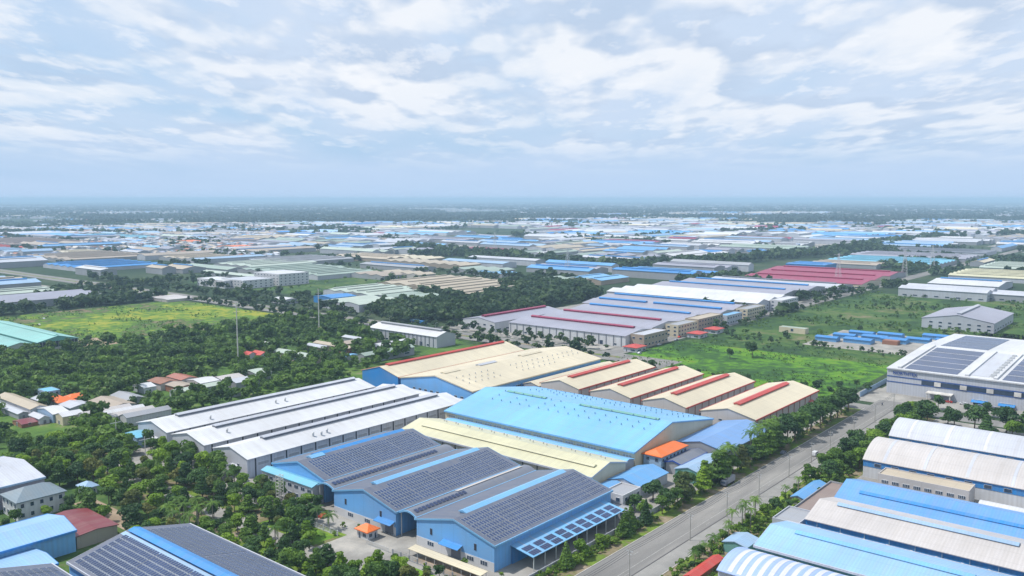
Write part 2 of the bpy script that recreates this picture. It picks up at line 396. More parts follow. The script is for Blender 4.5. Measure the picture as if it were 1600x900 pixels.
def block(label, x0, x1, y0, y1, h, roof='white', wall='purewhite', cat='office building', name='office_building', floors=2, bay=4.0, ww=2.0, parapet=0.7, sides=('g', 's'), group=None, wh=1.5, flat=True, hipc=None, ins=4.0):
    """flat or hip roofed building, windows in rows on the two visible faces"""
    FOOT.append((x0, x1, y0, y1))
    t = thing(name, label, cat, ((x0 + x1) / 2, (y0 + y1) / 2, 0), 0.0, group)
    L, W = x1 - x0, y1 - y0
    w = MB(); w.box(-L / 2, L / 2, -W / 2, W / 2, 0, h)
    if flat and parapet > 0:
        for a, b, c, d in ((-L / 2, L / 2, -W / 2, -W / 2 + 0.3), (-L / 2, L / 2, W / 2 - 0.3, W / 2), (-L / 2, -L / 2 + 0.3, -W / 2 + 0.3, W / 2 - 0.3), (L / 2 - 0.3, L / 2, -W / 2 + 0.3, W / 2 - 0.3)):
            w.box(a, b, c, d, h + 0.002, h + parapet)
    w.build('wall', wallm(wall) if wall in PAL else wall, t)
    r = MB()
    if flat: r.box(-L / 2 + 0.32, L / 2 - 0.32, -W / 2 + 0.32, W / 2 - 0.32, h + 0.003, h + 0.2)
    else:
        r.box(-L / 2 - 0.7, L / 2 + 0.7, -W / 2 - 0.7, W / 2 + 0.7, h + 0.003, h + 0.3)
        r.hip(-L / 2 - 0.7, L / 2 + 0.7, -W / 2 - 0.7, W / 2 + 0.7, h + 0.303, h + 0.3 + min(L, W) * 0.22, min(ins, max(L, W) / 2 - 0.1))
    r.build('roof', roofm(roof), t)
    H = Hall(); H.t, H.L, H.W, H.h, H.s = t, L, W, h, -1
    fh = h / floors
    for sd in sides:
        span = W if sd == 'g' else L; n = int(span / bay)
        for k in range(n):
            u = -span / 2 + span * (k + 0.5) / n
            for f in range(floors): place(H, sd, u, f * fh + fh * 0.36, ww, min(wh, fh * 0.5))
    return H
def lot(name, x0, x1, y0, y1, z, mat, step=40.0):
    nx = max(1, int((x1 - x0) / step)); ny = max(1, int((y1 - y0) / step)); m = MB()
    for i in range(nx + 1):
        for j in range(ny + 1): m.v.append((x0 + (x1 - x0) * i / nx, y0 + (y1 - y0) * j / ny, z))
    for i in range(nx):
        for j in range(ny):
            a = i * (ny + 1) + j; m.f.append((a, a + ny + 1, a + ny + 2, a + 1)); m.m.append(0)
    o = m.build(name, mat); o['kind'] = 'structure'; return o

# ---------------------------------------------------------------- ground and roads
def ground_mat(name, stops, scale=0.02, detail=8.0, stretch=(1, 1, 1), scale2=0.25, amt2=0.35, rough=0.95):
    m, t, b = newmat(name)
    geo = nd(t, 'ShaderNodeNewGeometry')
    mp = nd(t, 'ShaderNodeMapping'); mp.inputs['Scale'].default_value = stretch; t.links.new(geo.outputs['Position'], mp.inputs[0])
    n = nd(t, 'ShaderNodeTexNoise', i_Scale=scale, i_Detail=detail, i_Roughness=0.62); t.links.new(mp.outputs[0], n.inputs['Vector'])
    n2 = nd(t, 'ShaderNodeTexNoise', i_Scale=scale2, i_Detail=5.0, i_Roughness=0.7); t.links.new(geo.outputs['Position'], n2.inputs['Vector'])
    f = mth(t, 'ADD', n.outputs[0], mth(t, 'MULTIPLY', mth(t, 'SUBTRACT', n2.outputs[0], 0.5), amt2))
    t.links.new(ramp(t, f, stops), b.inputs['Base Color']); b.inputs['Roughness'].default_value = rough
    b.inputs['Specular IOR Level'].default_value = 0.15
    return m
GM_FAR = ground_mat('plain_soil_and_scrub', [(0.30, (0.014, 0.032, 0.016)), (0.50, (0.026, 0.052, 0.022)), (0.62, (0.050, 0.072, 0.036)), (0.74, (0.14, 0.13, 0.11))], 0.006, 9)
GM_YARD = ground_mat('concrete_yard', [(0.30, (0.17, 0.165, 0.16)), (0.55, (0.27, 0.265, 0.25)), (0.75, (0.40, 0.38, 0.35))], 0.05, 7)
GM_DIRT = ground_mat('bare_dirt', [(0.30, (0.16, 0.12, 0.085)), (0.55, (0.28, 0.22, 0.16)), (0.75, (0.42, 0.34, 0.27))], 0.08, 7)
GM_ROAD = ground_mat('worn_asphalt', [(0.30, (0.135, 0.135, 0.135)), (0.50, (0.185, 0.183, 0.18)), (0.70, (0.25, 0.245, 0.235))], 0.10, 7, (0.16, 1, 1), 1.6, 0.25, 0.85)
GM_VERGE = ground_mat('grassy_verge', [(0.36, (0.24, 0.20, 0.15)), (0.47, (0.15, 0.13, 0.07)), (0.52, (0.09, 0.14, 0.025)), (0.68, (0.17, 0.26, 0.03))], 0.09, 6)
GM_FIELD = ground_mat('rough_meadow', [(0.34, (0.18, 0.14, 0.10)), (0.42, (0.12, 0.12, 0.055)), (0.455, (0.040, 0.080, 0.022)), (0.51, (0.065, 0.14, 0.018)), (0.57, (0.11, 0.19, 0.020)), (0.66, (0.24, 0.25, 0.03))], 0.011, 10, (1, 0.6, 1), 0.10, 0.8)
GM_LUSH = ground_mat('lush_meadow', [(0.32, (0.022, 0.060, 0.018)), (0.45, (0.036, 0.095, 0.018)), (0.53, (0.065, 0.165, 0.014)), (0.62, (0.095, 0.215, 0.014)), (0.75, (0.13, 0.17, 0.03))], 0.014, 10, (2.0, 0.8, 1), 0.12, 0.9)
GM_DULL = ground_mat('dull_scrub_grass', [(0.28, (0.018, 0.042, 0.018)), (0.44, (0.030, 0.072, 0.020)), (0.56, (0.060, 0.115, 0.025)), (0.66, (0.10, 0.12, 0.05)), (0.76, (0.17, 0.15, 0.09))], 0.016, 10, (1, 1, 1), 0.10, 0.8)
GM_LAWN = ground_mat('mown_lawn', [(0.35, (0.06, 0.12, 0.02)), (0.52, (0.11, 0.22, 0.02)), (0.68, (0.20, 0.33, 0.03))], 0.10, 6)
PAINT = plain('road_paint', (0.33, 0.33, 0.32), 0.8, 0.2, 0.3, 0.6)
KERB = plain('kerb_stone', (0.42, 0.41, 0.39), 0.9, 0.2)

def axis(fine0, fine1, step, far, grow=1.35):
    a = list(np.arange(fine0, fine1 + 1, step)); s = step
    while a[-1] < far: s *= grow; a.append(a[-1] + s)
    s = step
    while a[0] > -far: s *= grow; a.insert(0, a[0] - s)
    return a
gx, gy = axis(-200, 2600, 50, 90000), axis(-800, 2600, 50, 90000)
g = MB()
for x in gx:
    for y in gy: g.v.append((x, y, 0.0))
ny = len(gy)
for i in range(len(gx) - 1):
    for j in range(ny - 1):
        a = i * ny + j; g.f.append((a, a + ny, a + ny + 1, a + 1)); g.m.append(0)
g.build('ground', GM_FAR)['kind'] = 'structure'

lot('yard_pavement', 184, 505, 160, 430, 0.03, GM_YARD)
lot('verge', -20, 500, 151.6, 160, 0.035, GM_VERGE)
lot('verge', -20, 500, 114, 131, 0.035, GM_VERGE)
lot('yard_pavement', -20, 500, -120, 114, 0.03, GM_YARD)
lot('lawn', 60, 189, 206, 268, 0.04, GM_VERGE)
lot('lawn', 189.5, 263, 160, 163, 0.06, GM_LAWN, 10)
lot('lawn', 176, 185.5, 176, 206, 0.07, GM_LAWN, 10)
lot('lawn', 176, 185, 236, 268, 0.07, GM_LAWN, 10)
lot('lawn', 188, 196, 176, 200, 0.05, GM_DIRT, 10)
lot('yard_pavement', 168, 198, 206, 234, 0.08, GM_YARD, 10)
lot('side_road', 167, 175, 234, 420, 0.065, GM_YARD, 20)
lot('lawn', 160, 185.5, 268.2, 420, 0.058, GM_VERGE, 10)
lot('yard_pavement', 172, 200, 356, 384, 0.09, GM_YARD, 10)
lot('grass', 60, 166, 268, 419, 0.04, GM_DULL)
lot('yard_pavement', 140, 148, 300, 342, 0.075, GM_DIRT, 10)
lot('road', -60, 527, 131, 151.6, 0.05, GM_ROAD, 10)
lot('road', 503, 517, -400, 131, 0.05, GM_ROAD, 10)
lot('road', 495, 509, 151.6, 330, 0.054, GM_ROAD, 10)
lot('forecourt', 517, 560, 125, 168, 0.045, GM_YARD, 10)
lot('highway', 529, 558, 300, 1900, 0.05, GM_ROAD, 20)
lot('road', 509, 529, 300, 330, 0.052, GM_ROAD, 10)
lot('road', 558, 2300, 352, 372, 0.055, GM_ROAD, 20)
lot('median_strip', 541, 545.5, 345, 1800, 0.12, GM_VERGE, 20)
lot('meadow', 512, 640, 172, 348, 0.035, GM_LUSH)
lot('meadow', 640.2, 1130, 120, 345, 0.035, GM_DULL)
lot('meadow', 310, 522, 700, 950, 0.035, GM_FIELD)
lot('bare_earth', 299.8, 309.8, 700, 760, 0.05, GM_DIRT, 10)
lot('bare_earth', 310, 332, 700, 745, 0.05, GM_DIRT, 10)
GM_CLEAR = ground_mat('clearing_grass', [(0.34, (0.03, 0.06, 0.02)), (0.48, (0.055, 0.115, 0.022)), (0.60, (0.085, 0.16, 0.03)), (0.72, (0.20, 0.17, 0.11))], 0.03, 8)
lot('grass', 60, 527, 420, 700, 0.045, GM_CLEAR)
lot('meadow', 640, 960, 760, 1150, 0.035, GM_DULL)
lot('yard_pavement', 560, 1110, 372.5, 560, 0.035, GM_YARD)
lot('yard_pavement', 524, 860, -120, 160, 0.035, GM_YARD)
lot('yard_pavement', 690, 790, 175, 262, 0.07, GM_YARD)
# kerbs, footpaths, painted markings
for y, nm in ((151.6, 'kerb'), (130.75, 'kerb')):
    k = MB()
    for i in range(28): k.box(-60 + i * 20, -60 + i * 20 + 19.97, y, y + 0.25, 0.0, 0.18)
    k.build(nm, KERB)['kind'] = 'structure'
mk = MB()
for i in range(64):
    x = 0 + i * 8.0
    if rnd.random() < 0.3: mk.quad([(x, 139.6, 0.075), (x + 3, 139.6, 0.075), (x + 3, 139.75, 0.075), (x, 139.75, 0.075)]); 
    if rnd.random() < 0.35: mk.quad([(x, 146.0, 0.075), (x + 3, 146.0, 0.075), (x + 3, 146.18, 0.075), (x, 146.18, 0.075)])
for i in range(52): mk.quad([(i * 10, 141.2, 0.075), (i * 10 + 9.9, 141.2, 0.075), (i * 10 + 9.9, 141.38, 0.075), (i * 10, 141.38, 0.075)])
mk.build('road_markings', PAINT)['kind'] = 'structure'

# ---------------------------------------------------------------- solar complex in front
SG = 'solar roofed halls of the blue factory'
def big_gable(H, doors, wins, col='plainblue'):
    p = MB(); p.box(-H.L / 2 - 0.12, -H.L / 2 - 0.003, -H.W / 2, H.W / 2, 0, 3.1); p.build('plinth_wall', wallm('purewhite'), H.t)
    for u in doors:
        place(H, 'g', u, 0.05, 4.6, 4.0, 'roller_door', [FRAME, wallm('darkgrey')], 0.2); canopy(H, 'g', u + 1.5, 4.9, 9, 2.6)
    for u in wins: place(H, 'g', u, 1.2, 3.0, 1.5, 'window', [FRAME, GLASS], 0.18, 2)
    for u in (-0.27 * H.W, 0.30 * H.W):
        place(H, 'g', u, 5.2, 1.0, 2.2, 'louvre_window', [wallm('darkgrey'), DARK], 0.1)
PAL['plainblue'] = (0.13, 0.38, 0.76)
HC = hall('blue solar-roofed hall nearest the wide road, grey left slope, lean-to on its right', 199.5, 267.5, 173.4, 209.2, 'x', 9, 4.2, 'solargrey', 'plainblue', 'skyblue', group=SG)
vent(HC, 0.10, 0.94, 2.8, 0.9, 'skyblue', 'skyblue', y=2.2)
solar(HC, -1, 0.02, 0.985, 0.05, 0.93, gx=10)
big_gable(HC, [-1.0], [11, -7.5, -13.5])
HB = hall('blue solar-roofed hall in the middle of the three gables, canopy arches either side', 199.5, 268.5, 219.9, 254.5, 'x', 9, 4.2, 'solargrey', 'plainblue', 'skyblue', group=SG)
vent(HB, 0.10, 0.93, 2.8, 0.9, 'skyblue', 'skyblue', y=2.0)
solar(HB, -1, 0.02, 0.985, 0.05, 0.92, gx=10, drop=lambda k, r, n: r == n - 1 and (k < 6 or 20 < k < 34))
big_gable(HB, [-14.0], [7.5, -2])
HA = hall('solar-roofed hall farthest left, its front hidden by a two-storey office strip', 204.5, 268.5, 266.4, 301, 'x', 9, 4.2, 'solargrey', 'plainblue', 'skyblue', group=SG)
vent(HA, 0.16, 0.94, 2.8, 0.9, 'blue', 'blue', y=3.0)
vent(HA, 0.10, 0.2, 3.4, 0.6, 'skyblue', 'skyblue', y=1.0)
solar(HA, -1, 0.05, 0.985, 0.05, 0.88, gx=10, drop=lambda k, r, n: r == 0 and k > 44)
HO = hall('two-storey office strip with bright sky-blue roof fronting the solar hall', 199.0, 204.2, 267, 301, 'y', 7.6, 0.9, 'cyan', 'white', None, 'office building', 'office_building', over=0.5)
for k in range(8):
    for z in (1.4, 4.9): place(HO, 's', -HO.L / 2 + (k + 0.5) * HO.L / 8, z, 2.4, 1.4, 'window', None, 0.1, 1)
def arch_canopy(label, x0, x1, y0, y1, h, rise, skylight=None, fill=0.9):
    t = thing('arched_canopy', label, 'canopy', ((x0 + x1) / 2, (y0 + y1) / 2, 0)); FOOT.append((x0, x1, y0, y1))
    L, W = x1 - x0, y1 - y0; n = 10
    top = [(-W / 2 + W * i / n, h + rise * math.sin(math.pi * i / n)) for i in range(n + 1)]
    r = MB(); r.prism(top + [(y, z - 0.2) for y, z in reversed(top)], -L / 2, L / 2); r.build('roof', roofm('darkgrey'), t)
    e = MB(); e.prism([(y, z + 0.1) for y, z in top] + [(y, z - 0.5) for y, z in reversed(top)], -L / 2 - 0.35, -L / 2 - 0.02); e.build('edge_trim', roofm('skyblue'), t)
    for k in range(2):
        for i in range(5):
            m = MB(); m.box(-L / 2 + 0.5 + i * (L - 1.5) / 4, -L / 2 + 0.8 + i * (L - 1.5) / 4, (-1) ** k * (W / 2 - 0.5) - 0.15, (-1) ** k * (W / 2 - 0.5) + 0.15, 0, h - 0.2); m.build('post', STEEL, t)
    m = MB(); x = -L / 2 + 1.5; sl = 0.0
    while x < L / 2 * fill - 6:
        for r_ in range(2):
            i = 2 + r_; (ya, za), (yb, zb) = top[i], top[i + 1]
            m.quad([(x, ya, za + 0.3), (x + 1.5, ya, za + 0.3), (x + 1.5, yb - 0.15, zb + 0.3), (x, yb - 0.15, zb + 0.3)])
        x += 1.9
    m.build('solar_array', SOLAR, t)
    if skylight:
        a, b = skylight; q = MB(); (ya, za), (yb, zb) = top[5], top[7]
        q.quad([(a * L - L / 2, ya, za + 0.24), (b * L - L / 2, ya, za + 0.24), (b * L - L / 2, yb, zb + 0.24), (a * L - L / 2, yb, zb + 0.24)]); q.build('pale_strip', roofm('pinkish'), t)
    gq = MB(); (ya, za), (yb, zb) = top[8], top[9]
    gq.quad([(-L / 2 + 1, ya, za + 0.22), (L / 2, ya, za + 0.22), (L / 2, yb, zb + 0.22), (-L / 2 + 1, yb, zb + 0.22)]); gq.build('gutter_strip', roofm('skyblue'), t)
    b = MB(); b.box(-L / 2 + 14, -L / 2 + 14.3, -W / 2 + 0.7, W / 2 - 0.7, 0, h - 0.2); b.build('inner_wall', wallm('grey'), t)
    return t
arch_canopy('arched grey canopy bridging the right and middle blue gables', 200.5, 268, 209.9, 219.2, 8.9, 1.5, (0.38, 0.95), 0.0)
arch_canopy('arched grey canopy bridging the middle and left solar halls', 200.5, 268, 255.2, 265.7, 8.9, 1.5)
# lean-to with solar groups
t = thing('lean_to_shed', 'open sky-blue lean-to with paired solar groups along the hall nearest the road', 'lean-to shed', (235, 169, 0)); FOOT.append((207, 263, 163, 174))
m = MB(); m.prism([(5.0, 6.7), (-5.2, 5.0), (-5.2, 4.8), (5.0, 6.5)], -27.5, 27.5); m.build('roof', roofm('skyblue'), t)
m = MB()
for k in range(9): m.prism([(5.0, 6.74), (-5.2, 5.04), (-5.2, 5.0), (5.0, 6.7)], -24 + k * 6, -23.2 + k * 6)
m.build('pale_strip', roofm('paleblue'), t)
for k in range(9):
    p = MB()
    for r_ in range(2):
        f0, f1 = (0.06, 0.29) if r_ == 0 else (0.34, 0.57)
        for c in range(4):
            x = -26.5 + k * 6 + c * 1.12
            y0, y1 = -5.2 + 10.2 * f0, -5.2 + 10.2 * f1; z0, z1 = 5.12 + 1.7 * f0, 5.12 + 1.7 * f1
            p.quad([(x, y0, z0), (x + 1.02, y0, z0), (x + 1.02, y1, z1), (x, y1, z1)])
    p.build('solar_array', SOLAR, t)
for k in range(10):
    p = MB(); p.box(-27 + k * 6, -26.75 + k * 6, -5.1, -4.85, 0, 4.85); p.build('post', STEEL, t)
m = MB(); m.box(-27, 27, 3.9, 4.1, 0, 6.2); m.build('wall', wallm('blue'), t)
# perimeter wall and fence
def fence(label, pts, h=1.8, solid=False, mat=None, col='purewhite', post=4.0, name='fence'):
    t = thing(name, label, name.replace('_', ' '), (pts[0][0], pts[0][1], 0)); m = MB(); ps = []
    for (ax, ay), (bx, by) in zip(pts, pts[1:]):
        ax -= pts[0][0]; bx -= pts[0][0]; ay -= pts[0][1]; by -= pts[0][1]
        d = math.hypot(bx - ax, by - ay); ux, uy = (bx - ax) / d, (by - ay) / d; n = max(1, int(d / post))
        def seg(a, b, z0, z1, th):
            x0, y0, x1, y1 = ax + ux * a, ay + uy * a, ax + ux * b, ay + uy * b; nx, ny_ = -uy * th, ux * th; k = len(m.v)
            m.v += [(x0 + nx, y0 + ny_, z0), (x1 + nx, y1 + ny_, z0), (x1 - nx, y1 - ny_, z0), (x0 - nx, y0 - ny_, z0), (x0 + nx, y0 + ny_, z1), (x1 + nx, y1 + ny_, z1), (x1 - nx, y1 - ny_, z1), (x0 - nx, y0 - ny_, z1)]
            for f in ((4, 5, 6, 7), (0, 1, 5, 4), (1, 2, 6, 5), (2, 3, 7, 6), (3, 0, 4, 7)): m.f.append(tuple(k + i for i in f)); m.m.append(0)
        if solid: seg(0, d, 0, h, 0.1)
        else:
            seg(0, d, 0, 0.45, 0.08)
            for z in (0.9, 1.35, h): seg(0, d, z - 0.06, z, 0.03)
            q = 0.0
            while q < d: seg(q, q + 0.07, 0.45, h, 0.03); q += 0.5
        for i in range(n + 1): ps.append((ax + ux * d * i / n, ay + uy * d * i / n))
    m.build('panel', mat or wallm(col), t)
    first = None
    for x, y in ps[:100]:
        if first is None: p = MB(); p.box(-0.17, 0.17, -0.17, 0.17, 0, h + 0.15); first = p.build('post', mat or wallm(col), t); o = first
        else: o = first.copy(); COL.objects.link(o)
        o.location = (x, y, 0)
    return t
fence('white roadside wall running beside the lean-to', [(190, 160.8), (286, 160.8)], 1.9, True, None, 'white', 4, 'boundary_wall')
fence('pale fence in front of the blue gables, left of the gate', [(186.2, 300), (186.2, 236)], 2.0)
fence('grey fence right of the orange gatehouse', [(188, 209), (188, 161)], 1.8, col='grey')
fence('dark panelled fence at the office strip forecourt', [(195, 262), (195, 303), (199, 303)], 1.8, col='grey')
# bicycle shed
t = thing('bicycle_shed', 'long low white-roofed bicycle shed before the right blue gable', 'shed', (192.5, 188, 0)); FOOT.append((190, 195, 172, 205))
m = MB(); m.quad([(-1.8, -16.5, 2.45), (1.8, -16.5, 2.75), (1.8, 16.5, 2.75), (-1.8, 16.5, 2.45)]); m.quad([(-1.8, 16.5, 2.3), (1.8, 16.5, 2.6), (1.8, -16.5, 2.6), (-1.8, -16.5, 2.3)]); m.quad([(-1.8, -16.5, 2.3), (-1.8, -16.5, 2.45), (-1.8, 16.5, 2.45), (-1.8, 16.5, 2.3)]); m.build('roof', roofm('cream'), t)
for i in range(9):
    for s_ in (-1.5, 1.5): m = MB(); m.box(s_ - 0.07, s_ + 0.07, -16 + i * 4, -15.86 + i * 4, 0, 2.4); m.build('post', STEEL, t)
def booth(label, x, y, w, d, h, roof, wall, cat='gatehouse'):
    t = thing('gatehouse', label, cat, (x, y, 0)); FOOT.append((x - w, x + w, y - d, y + d))
    m = MB(); m.box(-w / 2, w / 2, -d / 2, d / 2, 0, h); m.build('wall', wallm(wall), t)
    m = MB(); m.box(-w / 2 - 0.8, w / 2 + 0.8, -d / 2 - 0.8, d / 2 + 0.8, h + 0.003, h + 0.3); m.hip(-w / 2 - 0.8, w / 2 + 0.8, -d / 2 - 0.8, d / 2 + 0.8, h + 0.303, h + 2.0, min(w, d) / 2 + 0.6); m.build('roof', roofm(roof), t)
    H = Hall(); H.t, H.L, H.W, H.h, H.s = t, w, d, h, -1
    for sd, sp in (('g', d), ('s', w)):
        place(H, sd, -sp * 0.22, 1.0, sp * 0.35, 1.3)
        place(H, sd, sp * 0.26, 0.05, 0.9, 2.1, 'door')
    return t
booth('small white gatehouse with bright orange hipped roof by the factory gate', 192.5, 227.2, 4.6, 5.6, 3.0, 'orange', 'purewhite')
booth('small pale gatehouse with blue-grey hipped roof behind the white villa', 149.5, 350.5, 4.8, 6.0, 3.0, 'paleblue', 'purewhite')
# sliding gate
t = thing('sliding_gate', 'grey sliding bar gate across the orange gatehouse entrance', 'gate', (188, 217, 0)); m = MB()
for i in range(24): m.box(-0.04, 0.04, -6 + i * 0.5, -5.92 + i * 0.5, 0.1, 1.6)
m.build('bars', STEEL, t); m = MB(); m.box(-0.05, 0.05, -6, 5.6, 1.6, 1.7); m.box(-0.05, 0.05, -6, 5.6, 0.05, 0.15); m.build('rail', STEEL, t)
# ladder tower in front of the office strip
t = thing('scaffold_tower', 'tall white lattice tower standing before the office strip', 'lattice tower', (190.5, 276.5, 0)); m = MB()
for a in (-1, 1):
    for b in (-1, 1): m.tube((a, b, 0), (a, b, 13), 0.11, 0.11, 4)
m.build('leg', CONCL, t); m = MB()
for i in range(9):
    z = 1.2 + i * 1.4
    for a in (-1, 1): m.box(-1, 1, a - 0.06, a + 0.06, z, z + 0.12); m.box(a - 0.06, a + 0.06, -1, 1, z + 0.13, z + 0.25)
m.build('rung', CONCL, t)

# ---------------------------------------------------------------- three long white halls
WG = 'long white halls side by side on the left'
def white_hall(label, x0, x1, y0, y1, a, b):
    H = hall(label, x0, x1, y0, y1, 'x', 8.6, 3.0, 'purewhite', 'white', None, over=0.9, group=WG)
    vent(H, a, b, 3.0, 1.2, 'white', 'darkgrey')  # dark grey sides paint in the shadow line along the vent
    pipes(H, 's', [-H.L / 2 + 4 + i * 8.0 for i in range(int(H.L / 8))], 0.5)
    for i in range(int(H.L / 8)): place(H, 's', -H.L / 2 + 8 + i * 8.0, 4.6, 5.6, 1.5, 'window', [FRAME, wallm('grey')], 0.08)
    return H
W1 = white_hall('long white hall at the far left edge of its trio, beside the trees', 201, 331, 382.3, 410.5, 0.10, 0.97)
W2 = white_hall('long white hall in the middle of its trio', 201, 336, 349.2, 377, 0.10, 0.95)
W3 = white_hall('long white hall nearest the solar roofs, right of its trio', 201.5, 337, 315.6, 341.6, 0.12, 0.94)
for H, us in ((W1, (9, 6)), (W2, (7,)), (W3, (-6,))):
    for u in us: place(H, 'g', u, 4.4, 1.6, 1.0)
    place(H, 'g', -3, 0.05, 4, 3.8, 'roller_door', [FRAME, wallm('grey')]); canopy(H, 'g', -3, 4.3, 6, 2, 'white')
for H, pts in ((W1, ((0.0, -9), (6, -9), (-40, -11))), (W2, ((-52, -8),)), (W3, ((-30, -9), (-26, -10), (-22, -9)))):
    for x, y in pts:
        m = MB(); m.tube((0, 0, 0), (0, 0, 1.6), 0.45, 0.45, 8); m.tube((0, 0, 1.6), (0, 0, 2.1), 0.8, 0.3, 8); o = m.build('exhaust_stack', STEEL, H.t); o.location = (x, y, H.z(y) + 0.2)
hall('small annex with pale teal roof at the end of the leftmost white hall', 193, 200.6, 396, 409, 'x', 5.0, 1.0, 'cyan', 'paleblue', cat='annex', name='annex')
hall('low white link roof joining the far end of the white halls', 337.8, 349, 318, 388, 'y', 6.0, 1.2, 'purewhite', 'grey', cat='link shed', name='link_shed')

# ---------------------------------------------------------------- cream roofs with red vents
D1 = hall('large cream-roofed blue hall with one long red ridge vent', 357.5, 482, 390, 424, 'x', 9, 4.4, 'cream', 'blue', 'red', gable_trim=False)
vent(D1, 0.05, 0.97, 2.8, 0.9, 'red', 'red')
D2 = hall('widest cream-roofed hall dotted with small roof ventilators, blue gable', 357.5, 490, 327.5, 387.6, 'x', 9, 5.2, 'cream', 'plainblue', 'cream')
turbines(D2, [(-58 + i * 5.6, -10 - 5.2 * j) for i in range(22) for j in range(3) if not (5 < i < 9) and not (i > 15 and j == 2)])
vent(D2, 0.06, 0.16, 3.6, 0.8, 'cream', 'paleblue', y=1.2); vent(D2, 0.30, 0.42, 3.6, 0.8, 'white', 'paleblue', y=1.2); vent(D2, 0.62, 0.78, 3.6, 0.8, 'cream', 'paleblue', y=1.2)
for i in range(9): place(D2, 'g', -22 + i * 5, 3.6, 2.2, 1.3, 'window', None, 0.1, 1)
for i in range(14): place(D2, 's', -60 + i * 9, 4.6, 5.0, 1.4, 'window', None, 0.1, 2)
block('small orange-roofed block at the far end of the widest cream hall', 498, 507, 358, 372, 7, 'orange', 'purewhite', flat=False, ins=3, bay=5)
hall('narrow cream shed squeezed beside the widest cream hall', 402, 489, 313.5, 325.5, 'x', 6.5, 1.6, 'cream', 'grey', cat='shed', name='shed')
ES = [('leftmost', 284.2, 312), ('second from the left', 248.9, 275.7), ('third from the left', 214.4, 240.6), ('rightmost', 175.2, 205.2)]
for i, (nm, ya, yb) in enumerate(ES):
    H = hall('cream-roofed hall with broad red ridge vent, %s of the row of four' % nm, 402.5, 489.3, ya, yb, 'x', 8.8, 3.4, 'cream', 'beige' if i < 0 else 'pinkish', 'red', gable_trim=False, group='row of four cream halls with red ridge vents')
    vent(H, 0.12, 0.88, 3.2, 0.9, 'red', 'red')
    pipes(H, 's', [-H.L / 2 + 3 + k * 8 for k in range(10)], 0.3, mat=roofm('rust'))
    for k in range(9): place(H, 's', -H.L / 2 + 9 + k * 8, 1.3, 2.6, 1.5, 'window', None, 0.1, 1)
    place(H, 's', H.L / 2 - 12, 0.05, 4.2, 4.4, 'roller_door', [FRAME, wallm('darkgrey')]); canopy(H, 's', H.L / 2 - 12, 4.8, 6, 2.2, 'red')
    for k in range(int(H.W / 7)): place(H, 'g', -H.W / 2 + 5 + k * 7, 5.4, 2.0, 0.9)
# ---------------------------------------------------------------- light blue, pale yellow, thin strips
F = hall('huge light-blue roof dotted with ventilators in the middle of the estate', 315.5, 389.8, 192.2, 308, 'y', 9, 6.8, 'skyblue', 'cream', 'skyblue', peak=0.565, over=0.6)
turbines(F, [(-50 + i * 6.2, -32 + 5.4 * j) for i in range(16) for j in (0, 1, 2, 3, 7, 8, 9) if rnd.random() < 0.92], plain('vent_slate', (0.14, 0.27, 0.38)), 0.24)
vent(F, 0.06, 0.45, 1.3, 0.6, 'teal', 'teal'); vent(F, 0.64, 0.86, 1.3, 0.6, 'teal', 'teal')
for k in range(18): place(F, 's', -54 + k * 6.3, 6.0, 4.6, 1.3, 'window', [FRAME, wallm('grey')], 0.1, 2)
place(F, 'g', 12, 0.05, 5, 4.5, 'roller_door', [FRAME, wallm('grey')])
G = hall('long pale-yellow roof with thin grey vent between the solar and light-blue roofs', 278.2, 303.6, 189.5, 301.5, 'y', 8, 3.0, 'paleyellow', 'cream', 'white', over=0.7)
vent(G, 0.03, 0.93, 1.8, 0.7, 'paleyellow', 'grey', y=5.5)
turbines(G, [(-50 + i * 3.9, -6 - (i % 2) * 2.6) for i in range(26)], None, 0.3)
pipes(G, 's', [-52 + 8 * k for k in range(14)], 0.4)
S1 = hall('narrow light-blue roof strip below the huge light-blue roof', 306.0, 314.4, 192, 301, 'y', 6.2, 0.9, 'skyblue', 'grey', cat='annex', name='annex')
HSE = block('two-storey house with bright orange hipped roof at the corner of the light-blue roof', 321.5, 344.5, 182.5, 191.4, 7.2, 'orange', 'paleblue', 'house', 'house', 2, 3.2, 1.7, flat=False, ins=3.6)
hall('broad plain mid-blue roof right of the huge light-blue roof', 349, 399, 165.5, 190.6, 'x', 6.4, 2.6, 'periwinkle', 'grey')
hall('small grey-roofed shed beside the orange-roofed house', 324, 347.5, 174.5, 181.5, 'x', 5.0, 1.0, 'darkgrey', 'grey', 'deepblue', cat='shed', name='shed')
hall('green-walled shed with pale blue roof behind the roadside palms', 318, 345, 161.5, 173.6, 'x', 4.8, 1.6, 'paleblue', 'teal', cat='shed', name='shed')
hall('violet-blue hipped shed at the end of the pale-yellow roof', 288.5, 312, 174, 188.2, 'x', 4.6, 2.0, 'midblue', 'white', cat='shed', name='shed')
hall('thin violet-blue shed roof left of the white terrace building', 275, 287.5, 179, 188, 'x', 4.2, 1.0, 'midblue', 'white', cat='shed', name='shed')
block('white flat-roofed terrace building behind the round dark tree', 270, 283, 169.5, 178.5, 6.4, 'grey', 'purewhite', 'office building', 'office_building', 2, 4.0, 1.8)
block('low concrete outbuilding beside the white terrace building', 262.8 + 2, 269.6, 164.5, 172.5, 3.4, 'grey', 'grey', 'outbuilding', 'outbuilding', 1, 4.0, 1.8, parapet=0.4)

